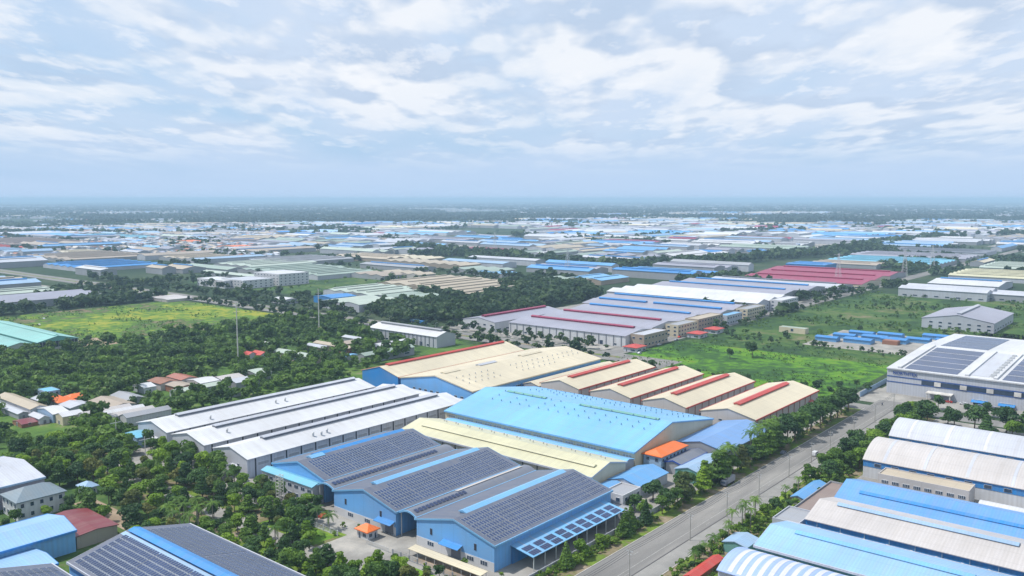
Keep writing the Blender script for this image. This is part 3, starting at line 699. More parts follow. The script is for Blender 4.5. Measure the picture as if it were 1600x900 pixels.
# ---------------------------------------------------------------- right side of the road
def barrel(label, x0, x1, y0, y1, h, rise, roof, rib):
    H = hall(label, x0, x1, y0, y1, 'y', h, rise, roof, 'purewhite', None, arc=True, over=0.5)
    b = MB(); b.box(-H.L / 2, H.L / 2, H.W / 2 + 0.01, H.W / 2 + 0.12, h - 3.0, h - 0.3); b.build('blue_band', wallm('blue'), H.t)
    for k in range(int(H.L / 7)): place(H, 's', -H.L / 2 + 4 + 7 * k, h - 2.6, 2.8, 1.5, 'window', [FRAME, GLASS], 0.22)
    top = [(y, z + 0.36) for y, z in H.prof]
    for k in range(int(H.L / 16)):
        m = MB(); x = H.L / 2 - 9 - 16 * k; m.prism(top[:] + [(y, z - 0.1) for y, z in reversed(top)], x, x + 1.2); m.build('roof_rib', roofm(rib), H.t)
    return H
barrel('white barrel-roofed hall farther from the camera, before the tree row', 419.5, 448, -30, 115.5, 8, 5.2, 'white', 'purewhite')
barrel('off-white barrel-roofed hall behind the beige office', 373.6, 406, -30, 113, 8, 5.4, 'pinkish', 'white')
OF = block('long low beige office with a row of dark paired windows', 360.5, 371, 69, 103, 6.4, 'beige', 'pinkish', 'office building', 'office_building', 1, 4.8, 3.2, sides=(), parapet=0.6)
for k in range(8): place(OF, 'g', -14.5 + 4.1 * k, 3.4, 2.6, 1.3, 'window', None, 0.12, 3)
for k in range(8): place(OF, 'g', -14.5 + 4.1 * k, 0.5, 2.6, 1.3, 'window', None, 0.12, 1)
hall('small white arched shed beside the beige office', 351, 360, 20, 64, 'y', 3.6, 2.0, 'purewhite', 'white', arc=True, cat='shed', name='shed')
M_ = hall('blue corrugated hall with dark-blue vent, between the pinkish hall and the beige office', 318, 345, 0, 106, 'y', 7.6, 3.6, 'glossblue', 'blue')
vent(M_, 0.42, 0.93, 1.5, 0.5, 'blue', 'deepblue', y=7)
N_ = hall('pinkish-white hall with long blue vent and dark-blue side wall', 289, 316.4, 36, 106, 'y', 8, 3.2, 'pinkish', 'blue')
vent(N_, 0.10, 0.90, 2.0, 0.6, 'paleblue', 'blue', y=1)
for k in range(9):
    m = MB(); m.box(-0.9, 0.9, 0, 1.3, -0.8, 0.8); m.box(-0.35, 0.35, 0.3, 1.0, 0.81, 1.5); o = m.build('air_cooler', CONCL, N_.t); o.location = (-30 + k * 7.5, N_.W / 2 + 0.01, 4.6)
pipes(N_, 's', [-33 + 8 * k for k in range(9)], 0.25, mat=wallm('paleblue'))
O_ = hall('light-blue hall with deep-blue vent and green side wall at the bottom right', 258, 284.5, 20, 111, 'y', 7, 3.0, 'skypale', 'teal', 'white')
vent(O_, 0.32, 0.90, 2.0, 0.5, 'skyblue', 'blue', y=1)
P_ = hall('low blue and white striped barrel roof in the bottom right corner', 236.5, 256.6, 40, 113.5, 'y', 5.5, 2.6, 'striped', 'white', arc=True)
top = [(y, z + 0.33) for y, z in P_.prof]
for k in range(24): m = MB(); x = P_.L / 2 - 3 - 3.0 * k; m.prism(top + [(y, z - 0.1) for y, z in reversed(top)], x - 1.5, x); m.build('white_strip', roofm('purewhite'), P_.t)
block('small white flat-roofed workshop at the end of the pinkish hall', 284.8, 300, 107, 116.5, 6.5, 'grey', 'white', 'workshop', 'workshop', 1, 5, 1.6)
block('unfinished grey-roofed workshop beside the blue corrugated hall', 301, 345, 107.5, 117, 4.0, 'brown', 'grey', 'workshop', 'workshop', 1, 6, 1.8, parapet=0.9)
hall('long thin blue awning roof parallel to the road at right', 322, 346, 119.5, 124, 'x', 2.8, 0.8, 'midblue', 'grey', cat='awning', name='awning')
hall('small blue-grey hut among the roadside palms', 262, 272, 116, 124, 'x', 3.4, 1.0, 'paleblue', 'teal', cat='hut', name='hut')
hall('little red-roofed awning at the bottom of the right verge', 232, 252, 119.5, 122.5, 'x', 2.2, 0.6, 'red', 'rust', cat='awning', name='awning')

# ---------------------------------------------------------------- big white logistics hall on the right
BF_T = hall('big white logistics hall with dark solar bands and blue striped facade', 550, 722, -140, 154.5, 'y', 15.4, 3.0, 'purewhite', 'white', 'purewhite', over=0.4)
H = BF_T
def band(side_y0, side_y1, z0, z1, mat, nm):
    b = MB(); b.box(side_y0, side_y1, H.W / 2 + 0.01, H.W / 2 + 0.14, z0, z1); return b.build(nm, mat, H.t)
band(-H.L / 2 + 0.1, H.L / 2 - 0.1, 10.3, 11.0, wallm('navy'), 'blue_band'); band(-H.L / 2 + 0.1, H.L / 2 - 0.1, 7.0, 7.6, wallm('navy'), 'blue_band')
band(-H.L / 2 + 0.1, H.L / 2 - 20, 7.65, 10.25, GLASS, 'window_band')
for k in range(20): 
    b = MB(); x = H.L / 2 - 29 - k * 14; b.box(x - 1.8, x + 1.8, H.W / 2 + 0.15, H.W / 2 + 0.5, 7.7, 10.2); b.build('louvre_box', CONCL, H.t)
for k in range(20):
    x = H.L / 2 - 52 - k * 14
    place(H, 's', x, 0.05, 7.0, 3.0, 'dock_door', [FRAME, DARK], 0.2)
    canopy(H, 's', x, 2.4, 8.5, 3.0, 'blue')
ent = MB(); ent.box(H.L / 2 - 38, H.L / 2 - 24, H.W / 2 + 0.01, H.W / 2 + 6, 4.0, 4.5)
for q in (-37.5, -25.0): ent.box(H.L / 2 + q, H.L / 2 + q + 0.5, H.W / 2 + 5.2, H.W / 2 + 5.7, 0, 3.998)
ent.build('entrance_canopy', CONCL, H.t)
# faded blue lettering on the facade, too small to read beyond its first letters
txt = bpy.data.curves.new('sign_lettering', 'FONT'); txt.body = 'NORTHTEX'; txt.size = 2.6; txt.extrude = 0.12
tmp = bpy.data.objects.new('tmp', txt); COL.objects.link(tmp); bpy.context.view_layer.update()
me = bpy.data.meshes.new_from_object(tmp.evaluated_get(bpy.context.evaluated_depsgraph_get())); bpy.data.objects.remove(tmp)
me.materials.clear(); me.materials.append(wallm('deepblue')); lg = bpy.data.objects.new('sign_lettering', me); COL.objects.link(lg); lg.parent = H.t; me.materials[0] = plain('sign_blue', (0.02, 0.06, 0.30), 0.5)
lg.rotation_euler = (R(90), 0, R(180)); lg.location = (H.L / 2 - 3.5, H.W / 2 + 0.25, 12.2)
hw = H.W / 2
def slab(xa, xb, ya, yb, mat, nm, dz=0.42):
    s_ = MB(); n = max(1, int((xb - xa) / 20))
    for i in range(n):
        a, b = xa + (xb - xa) * i / n, xa + (xb - xa) * (i + 1) / n
        s_.quad([(a, ya, H.z(ya) + dz), (b, ya, H.z(ya) + dz), (b, yb, H.z(yb) + dz), (a, yb, H.z(yb) + dz)])
        s_.quad([(a, yb, H.z(yb) + dz), (b, yb, H.z(yb) + dz), (b, yb, H.z(yb) + 0.3), (a, yb, H.z(yb) + 0.3)])
    return s_.build(nm, mat, H.t)
ya_ = 162.5
for c0, c1 in ((9, 39), (62, 120), (140, 196), (218, 274)):       # metres from the left end of the facade
    for ri in range(10):
        ya = hw - 3 - ri * 15.5 if ri < 5 else -3 - (ri - 5) * 15.5
        yb = ya - 14.0
        n = max(1, int((c1 - c0) / 18))
        for q in range(n):
            w_ = (c1 - c0) / n; slab(H.L / 2 - c0 - (q + 1) * w_ + 0.3, H.L / 2 - c0 - q * w_ - 0.3, yb, ya, SOLAR, 'solar_array')
for c0 in (4.5, 42, 57, 124, 200):
    v = MB(); x = H.L / 2 - c0; v.prism([(hw - 2, 15.3), (hw - 2, 16.8), (2, 19.6), (2, 18.0)], x - 3.0, x - 1.0); v.build('roof_kerb', roofm('purewhite'), H.t)
for c0 in (45,):
    slab(H.L / 2 - c0 - 10, H.L / 2 - c0, 5, hw - 6, roofm('white'), 'skylight_strip', 0.5)
for k in range(9):
    m = MB(); m.box(-1.2, 1.2, -1.0, 1.0, 0, 1.8); o = m.build('roof_fan', STEEL, H.t); o.location = (H.L / 2 - 57, hw - 8 - k * 8, H.z(hw - 8 - k * 8) + 0.4)
fence('grey metal fence at the corner of the big logistics hall', [(527, 163), (600, 163)], 3.0, True, None, 'paleblue', 5)
SHEDG = 'blue tarpaulin covered stacks on the cleared lot'
for i, (x, y, a, b) in enumerate([(722, 252, 10, 18), (728, 228, 12, 22), (745, 245, 10, 18), (752, 222, 12, 20), (748, 205, 12, 20), (768, 238, 10, 20), (775, 216, 10, 20), (762, 190, 10, 18), (790, 182, 12, 22), (770, 170, 10, 16)]):
    hall('blue tarpaulin-roofed stack on the cleared lot, %s from the left' % ('first second third fourth fifth sixth seventh eighth ninth tenth'.split()[i]), x - a / 2, x + a / 2, y - b / 2, y + b / 2, 'y', 3.2, 0.8, 'blue', 'midblue', cat='covered stack', name='covered_stack', group=SHEDG)
block('rust-red container block among the blue tarpaulin stacks', 733, 741, 199, 211, 3.2, 'rust', 'rust', 'shipping container', 'shipping_container', 1, 50, 2, parapet=0, sides=())
block('pale blockhouse standing alone in the green meadow', 742, 750, 279, 303, 4.6, 'sage', 'cream', 'outbuilding', 'outbuilding', 1, 13, 2.5, parapet=0.3, sides=('g',), wh=3)

MID = [
 ('white-roofed hall with dark striped side wall beside the highway', 'y', 483.2, 504.9, 480.7, 562.8, 9.0, 3.0, 'purewhite', 'white', 'grey', 'stripes'),
 ('low grey-roofed shed left of the striped white hall', 'y', 451.6, 458.8, 519.5, 560.7, 5.0, 1.0, 'white', 'grey', '', ''),
 ('pale roofed shed with brick-red wall between the village sheds', 'y', 418.3, 425.3, 511.2, 555.4, 5.0, 1.2, 'beige', 'rust', '', ''),
 ('long pale roofed shed among trees left of the striped hall', 'y', 406.8, 415.0, 528.3, 550.9, 5.0, 1.0, 'white', 'tan', '', ''),
 ('sage-roofed shed with blue-grey end wall near the red-vent hall', 'x', 401.9, 451.7, 473.9, 481.9, 6.0, 1.5, 'sage', 'grey', '', ''),
 ('little sky-blue roofed shack beside the sage shed', 'y', 401.6, 413.3, 494.4, 500.6, 3.0, 0.8, 'skyblue', 'grey', '', ''),
 ('long white-green roof shed right of the bright red roofs', 'y', 374.8, 385.2, 503.0, 548.0, 5.0, 1.2, 'palesage', 'tan', '', ''),
 ('white shed behind the bright red roofs', 'y', 386.2, 394.1, 567.6, 579.1, 6.0, 0.8, 'purewhite', 'white', '', ''),
 ('bright red-roofed house, left one of the red pair', 'y', 354.4, 362.8, 549.6, 559.3, 4.0, 2.0, 'red', 'white', '', ''),
 ('bright red-roofed house, right one of the red pair', 'y', 361.0, 369.2, 543.6, 556.1, 4.0, 2.0, 'red', 'white', '', ''),
 ('small pale blue shack under the red roofs', 'y', 356.0, 365.3, 518.6, 528.3, 3.0, 1.0, 'paleblue', 'white', '', ''),
 ('blue-roofed long shed at far left with white walls', 'x', 618.0, 753.7, 1429.7, 1578.4, 8.0, 3.0, 'blue', 'white', '', ''),
 ('white-roofed pavilion before the long blue shed', 'y', 631.8, 648.5, 1386.7, 1490.0, 5.0, 2.0, 'purewhite', 'white', '', ''),
 ('pale green-grey hall at left edge, upper one', 'x', 379.1, 452.0, 1115.5, 1160.3, 8.0, 3.0, 'palesage', 'grey', '', ''),
 ('long grey hall at left edge behind the tree line', 'x', 349.9, 457.8, 1004.9, 1072.4, 8.0, 3.0, 'lavender', 'grey', '', ''),
 ('grey-brown long roof behind the long blue shed', 'x', 688.7, 860.3, 1657.0, 1849.2, 8.0, 3.0, 'tan', 'grey', '', ''),
 ('light-blue roof at far left edge beside the red one', 'x', 699.9, 769.7, 2018.5, 2163.4, 8.0, 3.0, 'paleblue', 'grey', '', ''),
 ('scarlet roof at far left edge', 'x', 737.0, 805.8, 2161.8, 2335.8, 8.0, 3.0, 'red', 'white', '', ''),
 ('bright blue gabled roof at left before the cream shed', 'x', 704.3, 751.6, 1800.2, 1864.8, 8.0, 4.0, 'blue', 'blue', '', ''),
 ('long cream roof right of the bright blue gable', 'x', 785.5, 863.1, 1872.2, 1961.4, 7.0, 2.0, 'cream', 'white', '', ''),
 ('white roof left of the small sky-blue roof', 'y', 961.0, 983.3, 1858.3, 2027.2, 7.0, 3.0, 'purewhite', 'grey', '', ''),
 ('sky-blue roof right of the white one in the left distance', 'y', 1008.6, 1029.2, 1830.1, 1997.7, 7.0, 3.0, 'skyblue', 'white', '', ''),
 ('very long brown-grey roof at left, upper row', 'x', 832.1, 1025.3, 2318.1, 2665.3, 8.0, 3.0, 'brown', 'grey', '', ''),
 ('white roof lying over the long brown-grey roof', 'x', 995.1, 1022.1, 2451.2, 2681.9, 8.0, 2.0, 'purewhite', 'grey', '', ''),
 ('long thin cyan-grey roof at left', 'y', 1212.7, 1280.5, 2410.4, 2772.1, 8.0, 3.0, 'cyan', 'grey', '', ''),
 ('pale flat roof among trees in the left distance', 'y', 1582.9, 1695.8, 2538.6, 2752.3, 8.0, 2.0, 'white', 'grey', '', ''),
 ('long grey-beige roof behind the sage rows', 'x', 841.6, 949.3, 1486.5, 1601.3, 8.0, 3.0, 'beige', 'grey', '', ''),
 ('sage roof with white gable left of the sage rows', 'y', 759.1, 793.5, 1226.4, 1364.0, 8.0, 3.0, 'sage', 'grey', '', ''),
 ('pale sage roof lying just beyond the open field', 'y', 719.1, 738.6, 1096.3, 1238.8, 7.0, 2.0, 'palesage', 'grey', '', ''),
 ('teal-grey roof with white side wall, front of the sage rows', 'x', 779.2, 888.9, 1020.7, 1111.7, 9.0, 2.5, 'sage', 'white', '', ''),
 ('long sage roof, second of the sage rows', 'x', 772.6, 908.9, 1115.8, 1220.2, 9.0, 2.5, 'sage', 'grey', '', ''),
 ('long grey-green roof, third of the sage rows', 'x', 811.3, 949.3, 1242.8, 1354.0, 9.0, 2.5, 'palesage', 'grey', '', ''),
 ('flat grey-green roof at the back of the sage rows', 'x', 900.4, 1055.7, 1270.9, 1395.7, 9.0, 2.5, 'grey', 'grey', '', ''),
 ('large beige roof, back left of the beige group', 'y', 1078.4, 1146.8, 1203.9, 1353.3, 9.0, 4.0, 'beige', 'tan', '', ''),
 ('beige roof with a stepped ridge, back right of the beige group', 'x', 1051.3, 1104.8, 988.3, 1186.2, 9.0, 3.0, 'beige', 'tan', '', ''),
 ('second beige bay tucked against the stepped one', 'x', 1119.3, 1177.2, 1148.1, 1265.8, 9.0, 3.0, 'cream', 'tan', '', ''),
 ('small beige gabled hall amid trees before the large beige roof', 'x', 887.5, 923.0, 919.5, 1012.6, 8.0, 3.0, 'beige', 'pinkish', '', ''),
 ('small pale hall left of the small beige gabled hall', 'x', 841.2, 884.0, 948.9, 1022.2, 8.0, 3.0, 'tan', 'grey', '', ''),
 ('wide beige roof, rear bay of the beige trio', 'x', 768.7, 897.3, 790.7, 876.9, 9.0, 3.0, 'beige', 'tan', '', ''),
 ('wide beige roof, middle bay of the beige trio', 'x', 754.1, 891.2, 725.6, 799.9, 9.0, 3.0, 'beige', 'tan', '', ''),
 ('wide beige roof with white walls, front bay of the beige trio', 'x', 725.1, 840.4, 677.4, 725.1, 9.0, 3.0, 'beige', 'white', '', ''),
 ('mint-green roof, back one of the green cluster', 'x', 667.3, 754.4, 794.5, 863.8, 8.0, 2.5, 'palesage', 'white', '', ''),
 ('mint-green roof, right one of the green cluster', 'x', 662.9, 736.5, 739.0, 802.0, 8.0, 2.5, 'palesage', 'grey', '', ''),
 ('pale green hall with dark open side in the green cluster', 'x', 651.0, 706.5, 694.6, 746.9, 8.0, 2.5, 'sage', 'grey', '', ''),
 ('mint-green roof, nearest one of the green cluster', 'x', 584.6, 644.3, 696.7, 760.1, 8.0, 2.5, 'palesage', 'white', '', ''),
 ('small blue roof beside the mint-green roofs', 'x', 610.2, 645.5, 773.9, 807.8, 7.0, 1.5, 'blue', 'blue', '', ''),
 ('white canopy roof in the scrub before the green cluster', 'y', 575.5, 593.8, 815.1, 840.7, 5.0, 1.0, 'purewhite', 'white', '', ''),
 ('blue-roofed hall with beige wall beyond the dark wood', 'x', 985.0, 1057.7, 658.6, 718.9, 9.0, 3.0, 'skyblue', 'tan', '', ''),
 ('grey-green roof left of the blue hall beyond the wood', 'x', 945.3, 1000.0, 680.7, 752.4, 8.0, 2.5, 'sage', 'tan', '', ''),
 ('sage roof behind the grey-green one beyond the wood', 'x', 999.2, 1055.3, 871.6, 960.6, 9.0, 3.0, 'sage', 'grey', '', ''),
 ('blue patched roof before the long dark tree belt', 'x', 983.1, 1018.6, 837.4, 901.8, 8.0, 2.0, 'skyblue', 'grey', '', ''),
 ('maroon-striped lavender hall end-on at the highway, wood behind', 'x', 573.5, 677.9, 497.4, 536.2, 9.0, 3.0, 'lavender', 'purewhite', 'crimson', ''),
 ('lavender hall with long crimson vent and striped white side wall', 'y', 583.5, 633.0, 366.0, 489.0, 9.0, 3.0, 'lavender', 'purewhite', 'crimson', 'stripes'),
 ('lavender hall with crimson vent, second bay from the highway', 'y', 634.5, 690.0, 372.0, 492.0, 9.0, 3.0, 'lavender', 'white', 'crimson', ''),
 ('lavender hall with blue vent, third bay from the highway', 'y', 691.0, 744.0, 372.0, 500.0, 9.0, 3.0, 'lavender', 'white', 'blue', ''),
 ('lavender hall with blue vents, fourth bay from the highway', 'y', 745.0, 790.0, 366.0, 522.0, 9.0, 3.0, 'lavender', 'tan', 'blue', ''),
 ('lavender hall with bright blue vent beside the long white roof', 'y', 791.0, 838.0, 371.0, 535.0, 9.0, 3.0, 'lavender', 'tan', 'blue', ''),
 ('long white hall, the largest roof beyond the blue-vent bays', 'y', 850.0, 935.0, 371.0, 560.0, 10.0, 4.0, 'purewhite', 'white', '', ''),
 ('low white office block ending the bay with the crimson vent', 'y', 590.0, 628.0, 352.5, 365.5, 10.0, 0.6, 'white', 'tan', '', 'windows'),
 ('tall cream office end with three rows of windows', 'y', 693.0, 742.0, 358.0, 371.5, 11.0, 0.6, 'beige', 'tan', '', 'windows'),
 ('small blue-topped white office among the bay ends', 'y', 747.0, 780.0, 356.0, 365.5, 9.0, 0.6, 'skyblue', 'white', '', 'windows'),
 ('blue-striped lavender roof behind the long white hall, left', 'y', 948.0, 1017.0, 385.0, 560.0, 9.0, 3.0, 'lavender', 'grey', 'blue', ''),
 ('lavender roof with deep blue vent below the crimson roofs', 'y', 1018.0, 1078.0, 382.0, 556.0, 9.0, 3.0, 'lavender', 'grey', 'blue', ''),
 ('pale long roof just left of the crimson roofs', 'y', 1085.0, 1150.0, 371.0, 552.0, 9.0, 3.0, 'white', 'grey', 'darkgrey', ''),
 ('crimson-roofed hall, nearest of the crimson group', 'y', 1160.0, 1235.0, 363.0, 534.0, 9.0, 3.0, 'crimson', 'cream', 'crimson', ''),
 ('crimson-roofed hall, second of the crimson group', 'y', 1237.0, 1310.0, 370.0, 545.0, 9.0, 3.0, 'crimson', 'cream', 'crimson', ''),
 ('crimson-roofed hall, farthest of the crimson group', 'y', 1312.0, 1400.0, 372.0, 560.0, 9.0, 3.0, 'crimson', 'grey', 'crimson', ''),
 ('bright blue box-like building behind the crimson roofs', 'y', 1426.9, 1488.2, 507.5, 574.5, 12.0, 1.0, 'blue', 'blue', '', ''),
 ('brownish roof right of the bright blue box', 'y', 1510.4, 1571.7, 449.8, 562.4, 9.0, 2.5, 'tan', 'grey', '', ''),
 ('long cyan roof behind the brownish one', 'y', 1592.9, 1722.4, 371.3, 562.3, 9.0, 3.0, 'cyan', 'grey', '', ''),
 ('long grey-brown roof beyond the cyan one', 'y', 1774.2, 1891.0, 368.5, 580.8, 9.0, 3.0, 'lavender', 'grey', '', ''),
 ('dark green-grey roof in the far right distance', 'y', 1995.2, 2100.6, 375.6, 569.4, 9.0, 2.0, 'darkgrey', 'white', '', ''),
 ('white hall with grey side, right of the green scrubland', 'y', 1112.6, 1172.9, 206.4, 303.9, 10.0, 3.0, 'white', 'white', '', ''),
 ('white hall with blue roof edge, behind the grey-sided one', 'y', 1233.1, 1329.2, 216.0, 300.3, 10.0, 3.0, 'purewhite', 'white', 'blue', ''),
 ('cream hall at the right edge behind the blue-edged one', 'y', 1388.8, 1513.2, 203.1, 310.3, 9.0, 3.0, 'paleyellow', 'white', '', ''),
 ('sage hall at the right edge of the far street', 'y', 1579.2, 1714.2, 227.6, 306.8, 9.0, 3.0, 'palesage', 'grey', '', ''),
 ('low white shed with dark doorways before the grey-sided hall', 'y', 1129.5, 1179.5, 163.8, 222.9, 8.0, 2.0, 'white', 'grey', '', ''),
 ('grey pavilion hall with a pale ridge stripe in the scrubland', 'x', 853.3, 944.5, 151.2, 211.2, 9.0, 5.0, 'lavender', 'white', 'white', ''),
 ('white office block with window rows beside the tree wood', 'y', 880.0, 925.0, 357.0, 370.5, 11.0, 0.6, 'purewhite', 'purewhite', '', 'windows'),
 ('white two-storey school-like block, left wing', 'y', 626.7, 656.0, 1021.7, 1089.7, 10.0, 1.0, 'purewhite', 'purewhite', '', 'windows'),
 ('white two-storey school-like block, tall right wing', 'x', 692.0, 742.0, 992.0, 1051.3, 16.0, 0.8, 'purewhite', 'purewhite', '', 'windows'),
 ('white two-storey school-like block, middle wing', 'x', 637.9, 684.9, 994.9, 1046.8, 11.0, 0.8, 'white', 'purewhite', '', 'windows'),
 ('low beige shop row by the highway junction', 'x', 499.3, 531.6, 935.2, 980.8, 4.0, 0.6, 'pinkish', 'pinkish', '', ''),
 ('orange-roofed house in the left distance, left of a row', 'x', 1192.0, 1232.2, 2097.0, 2201.3, 8.0, 2.5, 'orange', 'cream', '', ''),
 ('orange-roofed house in the left distance, middle of a row', 'x', 1125.2, 1175.1, 1768.7, 1872.9, 8.0, 2.5, 'orange', 'cream', '', ''),
 ('orange-roofed house in the left distance, right end of a row', 'x', 1149.1, 1182.5, 1725.5, 1804.5, 8.0, 2.5, 'orange', 'cream', '', ''),
]

# ---------------------------------------------------------------- halls in the middle distance
for lab, r, x0, x1, y0, y1, z, rise, rf, wl, vt, ex in MID:
    house = 'house' in lab.split(',')[0].split(); cat, nm = ('house', 'house') if house else ('factory hall', 'factory_hall')
    if ex == 'windows':
        block(lab, x0, x1, y0, y1, z, rf, wl, floors=4 if z > 15 else 3 if z > 10 else 2, bay=7.0 if 'school' in lab else 5.0, ww=2.4, parapet=0.6); continue
    if cat == 'factory hall' and (x1 - x0) * (y1 - y0) < 700: cat, nm = 'shed', 'shed'
    W_ = (y1 - y0) if r == 'x' else (x1 - x0)
    far = x0 + y0 > 1400; nb = max(1, round(W_ / 26)) if (W_ > 38 and cat != 'house' and not vt) else 1
    if far: z = max(3, z * 0.72)
    H = hall(lab, x0, x1, y0, y1, r, z, rise * (0.8 if nb > 1 else 1), rf, wl, None, cat=cat, name=nm, bays=nb)
    if far and not vt and nb > 1 and H.L > 60:
        for k in range(nb): vent(H, 0.08 + 0.05 * (k % 2), 0.92, 2.4, 1.0, rf, 'grey' if k % 2 else 'darkgrey', y=-H.W / 2 + H.W * (2 * k + 1) / (2 * nb))
    if vt:
        if 'blue vents' in lab: vent(H, 0.04, 0.52, 4.5, 1.6, vt, vt); vent(H, 0.58, 0.95, 4.5, 1.6, vt, vt)
        else: vent(H, 0.06, 0.94, 4.0 if vt in ('crimson', 'blue') else 3.0, 1.5, vt, vt)
    if ex == 'stripes':
        pipes(H, 's', [-H.L / 2 + 4 + k * (H.L - 6) / 16 for k in range(17)], 0.7, H.h - 0.2, wallm('darkgrey'), 'wall_stripe')
        for k in range(8): place(H, 's', -H.L / 2 + 10 + k * (H.L - 16) / 8, 0.05 if k % 4 == 1 else 1.0, 3.2, 3.6 if k % 4 == 1 else 1.4, 'window')
    elif H.L > 40 and y0 < 560 and x0 < 1200:
        for k in range(int(H.L / 12)): place(H, 's', -H.L / 2 + 6 + 12 * k, 1.6, 5, 1.6)
    if z >= 9 and y0 < 560 and not ex:
        for k in range(int(H.W / 8)): place(H, 'g', -H.W / 2 + 4 + 8 * k, 2.0, 3.0, 1.5); place(H, 'g', -H.W / 2 + 4 + 8 * k, 5.4, 3.0, 1.5)
# far bay offices of the striped complex
for i, (xa, xb, nm) in enumerate(((655, 690, 'beige'), (795, 838, 'cream'))):
    block('%s office end with window rows closing a blue-vent bay, %s one' % (nm, 'nearer' if i == 0 else 'farther'), xa, xb, 357.5, 370, 10, 'grey', 'cream', floors=3, bay=5, ww=2.4)
for i, (x, y) in enumerate(((575, 352), (668, 346), (700, 346))):
    booth('red-roofed pavilion by the street of the striped halls, %s one' % ('nearest', 'middle', 'farthest')[i], x, y, 14, 12, 3.6, 'red', 'white', 'pavilion')

# ---------------------------------------------------------------- green shed and hamlets on the left
GS = hall('pale teal-roofed open-ended shed at the left edge beside the meadow', 269, 299.5, 705, 850, 'y', 8, 3.6, 'tealpale', 'teal')
vent(GS, 0.02, 0.8, 2.4, 0.5, 'tealpale', 'darkgrey')
m = MB(); m.box(-GS.L / 2 - 0.1, -GS.L / 2 - 0.002, -GS.W / 2 + 0.4, GS.W / 2 - 0.4, 3.2, 7.8); m.build('dark_bay_panel', DARK, GS.t)  # dark sheet on the end wall stands in for the shade inside
for k in range(13): m = MB(); m.box(-GS.L / 2 - 0.3, -GS.L / 2 - 0.11, -14.6 + k * 2.4, -14.4 + k * 2.4, 0, 7.9); m.build('post', STEEL, GS.t)
m = MB(); m.box(-GS.L / 2 - 0.4, -GS.L / 2 - 0.31, -15, 15, 0, 3.0); m.build('block_wall', wallm('pinkish'), GS.t)
hall('lower pale green shed in front of the open-ended shed', 250, 268, 712, 800, 'y', 6.5, 2.0, 'tealpale', 'palesage')
V = [('long beige-roofed row house at the left of the first hamlet', 184, 193, 497, 546, 'y', 4.6, 1.5, 'beige', 'white'),
 ('small low white roof below the long beige row house', 178, 183, 498, 532, 'y', 3.0, 0.8, 'white', 'grey'),
 ('bright white-roofed barn, left one of the hamlet pair', 187, 195.5, 476, 497, 'x', 4.6, 1.6, 'purewhite', 'paleblue'),
 ('bright white-roofed barn, right one of the hamlet pair', 188, 199, 466.5, 475.5, 'x', 4.6, 1.4, 'purewhite', 'cream'),
 ('grey-roofed shed right of the bright white barns', 196, 222, 459, 466, 'x', 5.0, 1.2, 'pinkish', 'purewhite'),
 ('white-striped roof shed in the middle of the hamlet', 201, 226, 452, 458.5, 'x', 5.0, 1.2, 'purewhite', 'purewhite'),
 ('pale violet roof shed near the hamlet end', 204, 228, 445, 451.5, 'x', 5.0, 1.2, 'pinkish', 'purewhite'),
 ('grey ribbed roof shed closing the hamlet', 208, 233, 437, 444.5, 'x', 5.0, 1.4, 'grey', 'purewhite'),
 ('curved brownish-grey roof at the back of the hamlet', 229, 240, 478, 500, 'y', 4.0, 1.6, 'grey', 'grey'),
 ('wide pale grey roof behind the hamlet sheds', 214, 228, 467, 494, 'y', 4.4, 1.4, 'tan', 'white'),
 ('off-white roof in the hamlet beside the orange roofs', 200, 212, 485, 500, 'y', 4.0, 1.2, 'white', 'white'),
 ('small grey-white roof left of the orange roofs', 197, 205, 520, 531, 'y', 3.4, 1.0, 'white', 'grey'),
 ('tiny red-brown tarpaulin roof at the hamlet corner', 172, 180, 478, 490, 'x', 1.8, 1.0, 'maroon', 'rust'),
 ('small pale roof behind the red-brown tarpaulin', 181, 186, 478, 492, 'y', 3.0, 1.2, 'white', 'white'),
 ('rust-red roof of the second hamlet, left', 263, 275, 505, 522, 'y', 4.2, 1.2, 'rust', 'pinkish'),
 ('rust-red roof of the second hamlet, rear', 277, 288, 505, 524, 'y', 4.4, 1.2, 'brickred', 'pinkish'),
 ('orange-tan roof in the middle of the second hamlet', 265, 276, 487, 503, 'y', 4.0, 1.0, 'tan', 'rust'),
 ('white-roofed shed at the front of the second hamlet', 252, 260, 505, 519, 'x', 3.6, 1.4, 'purewhite', 'white'),
 ('long white-roofed shed at the front right of the second hamlet', 258, 290, 476, 485, 'x', 4.0, 1.2, 'palesage', 'white'),
 ('sky-tinted white roof in the second hamlet', 279, 292, 486, 502, 'x', 4.6, 1.2, 'purewhite', 'pinkish'),
 ('pink and white striped roof at the back of the second hamlet', 293, 309, 484, 497, 'x', 4.6, 1.2, 'pinkish', 'white'),
 ('pale ribbed roof at the back right of the second hamlet', 294, 312, 470, 483, 'x', 4.6, 1.4, 'white', 'grey'),
 ('grey shed with pale roof behind the second hamlet', 318, 330, 484, 500, 'x', 4.6, 1.2, 'palesage', 'grey'),
 ('tiny pale hut between trees right of the second hamlet', 281, 288, 455, 464, 'x', 3.4, 0.6, 'palesage', 'white'),
 ('brick-red walled shed with tan roof near the blue shack', 430, 452, 528, 541, 'x', 5.0, 1.2, 'tan', 'rust'),
 ('white and rust shed beside the striped hall', 436, 476, 500, 512, 'x', 5.0, 1.4, 'purewhite', 'rust')]
for lab, x0, x1, y0, y1, r, z, rise, rf, wl in V:
    H = hall(lab, x0, x1, y0, y1, r, z, rise, rf, wl, cat='shed', name='shed', over=0.4)
    place(H, 'g', 0, 0.05, 1.6, 2.2, 'door', [FRAME, wallm('darkgrey')]); place(H, 's', 0, 1.2, 1.4, 1.1)
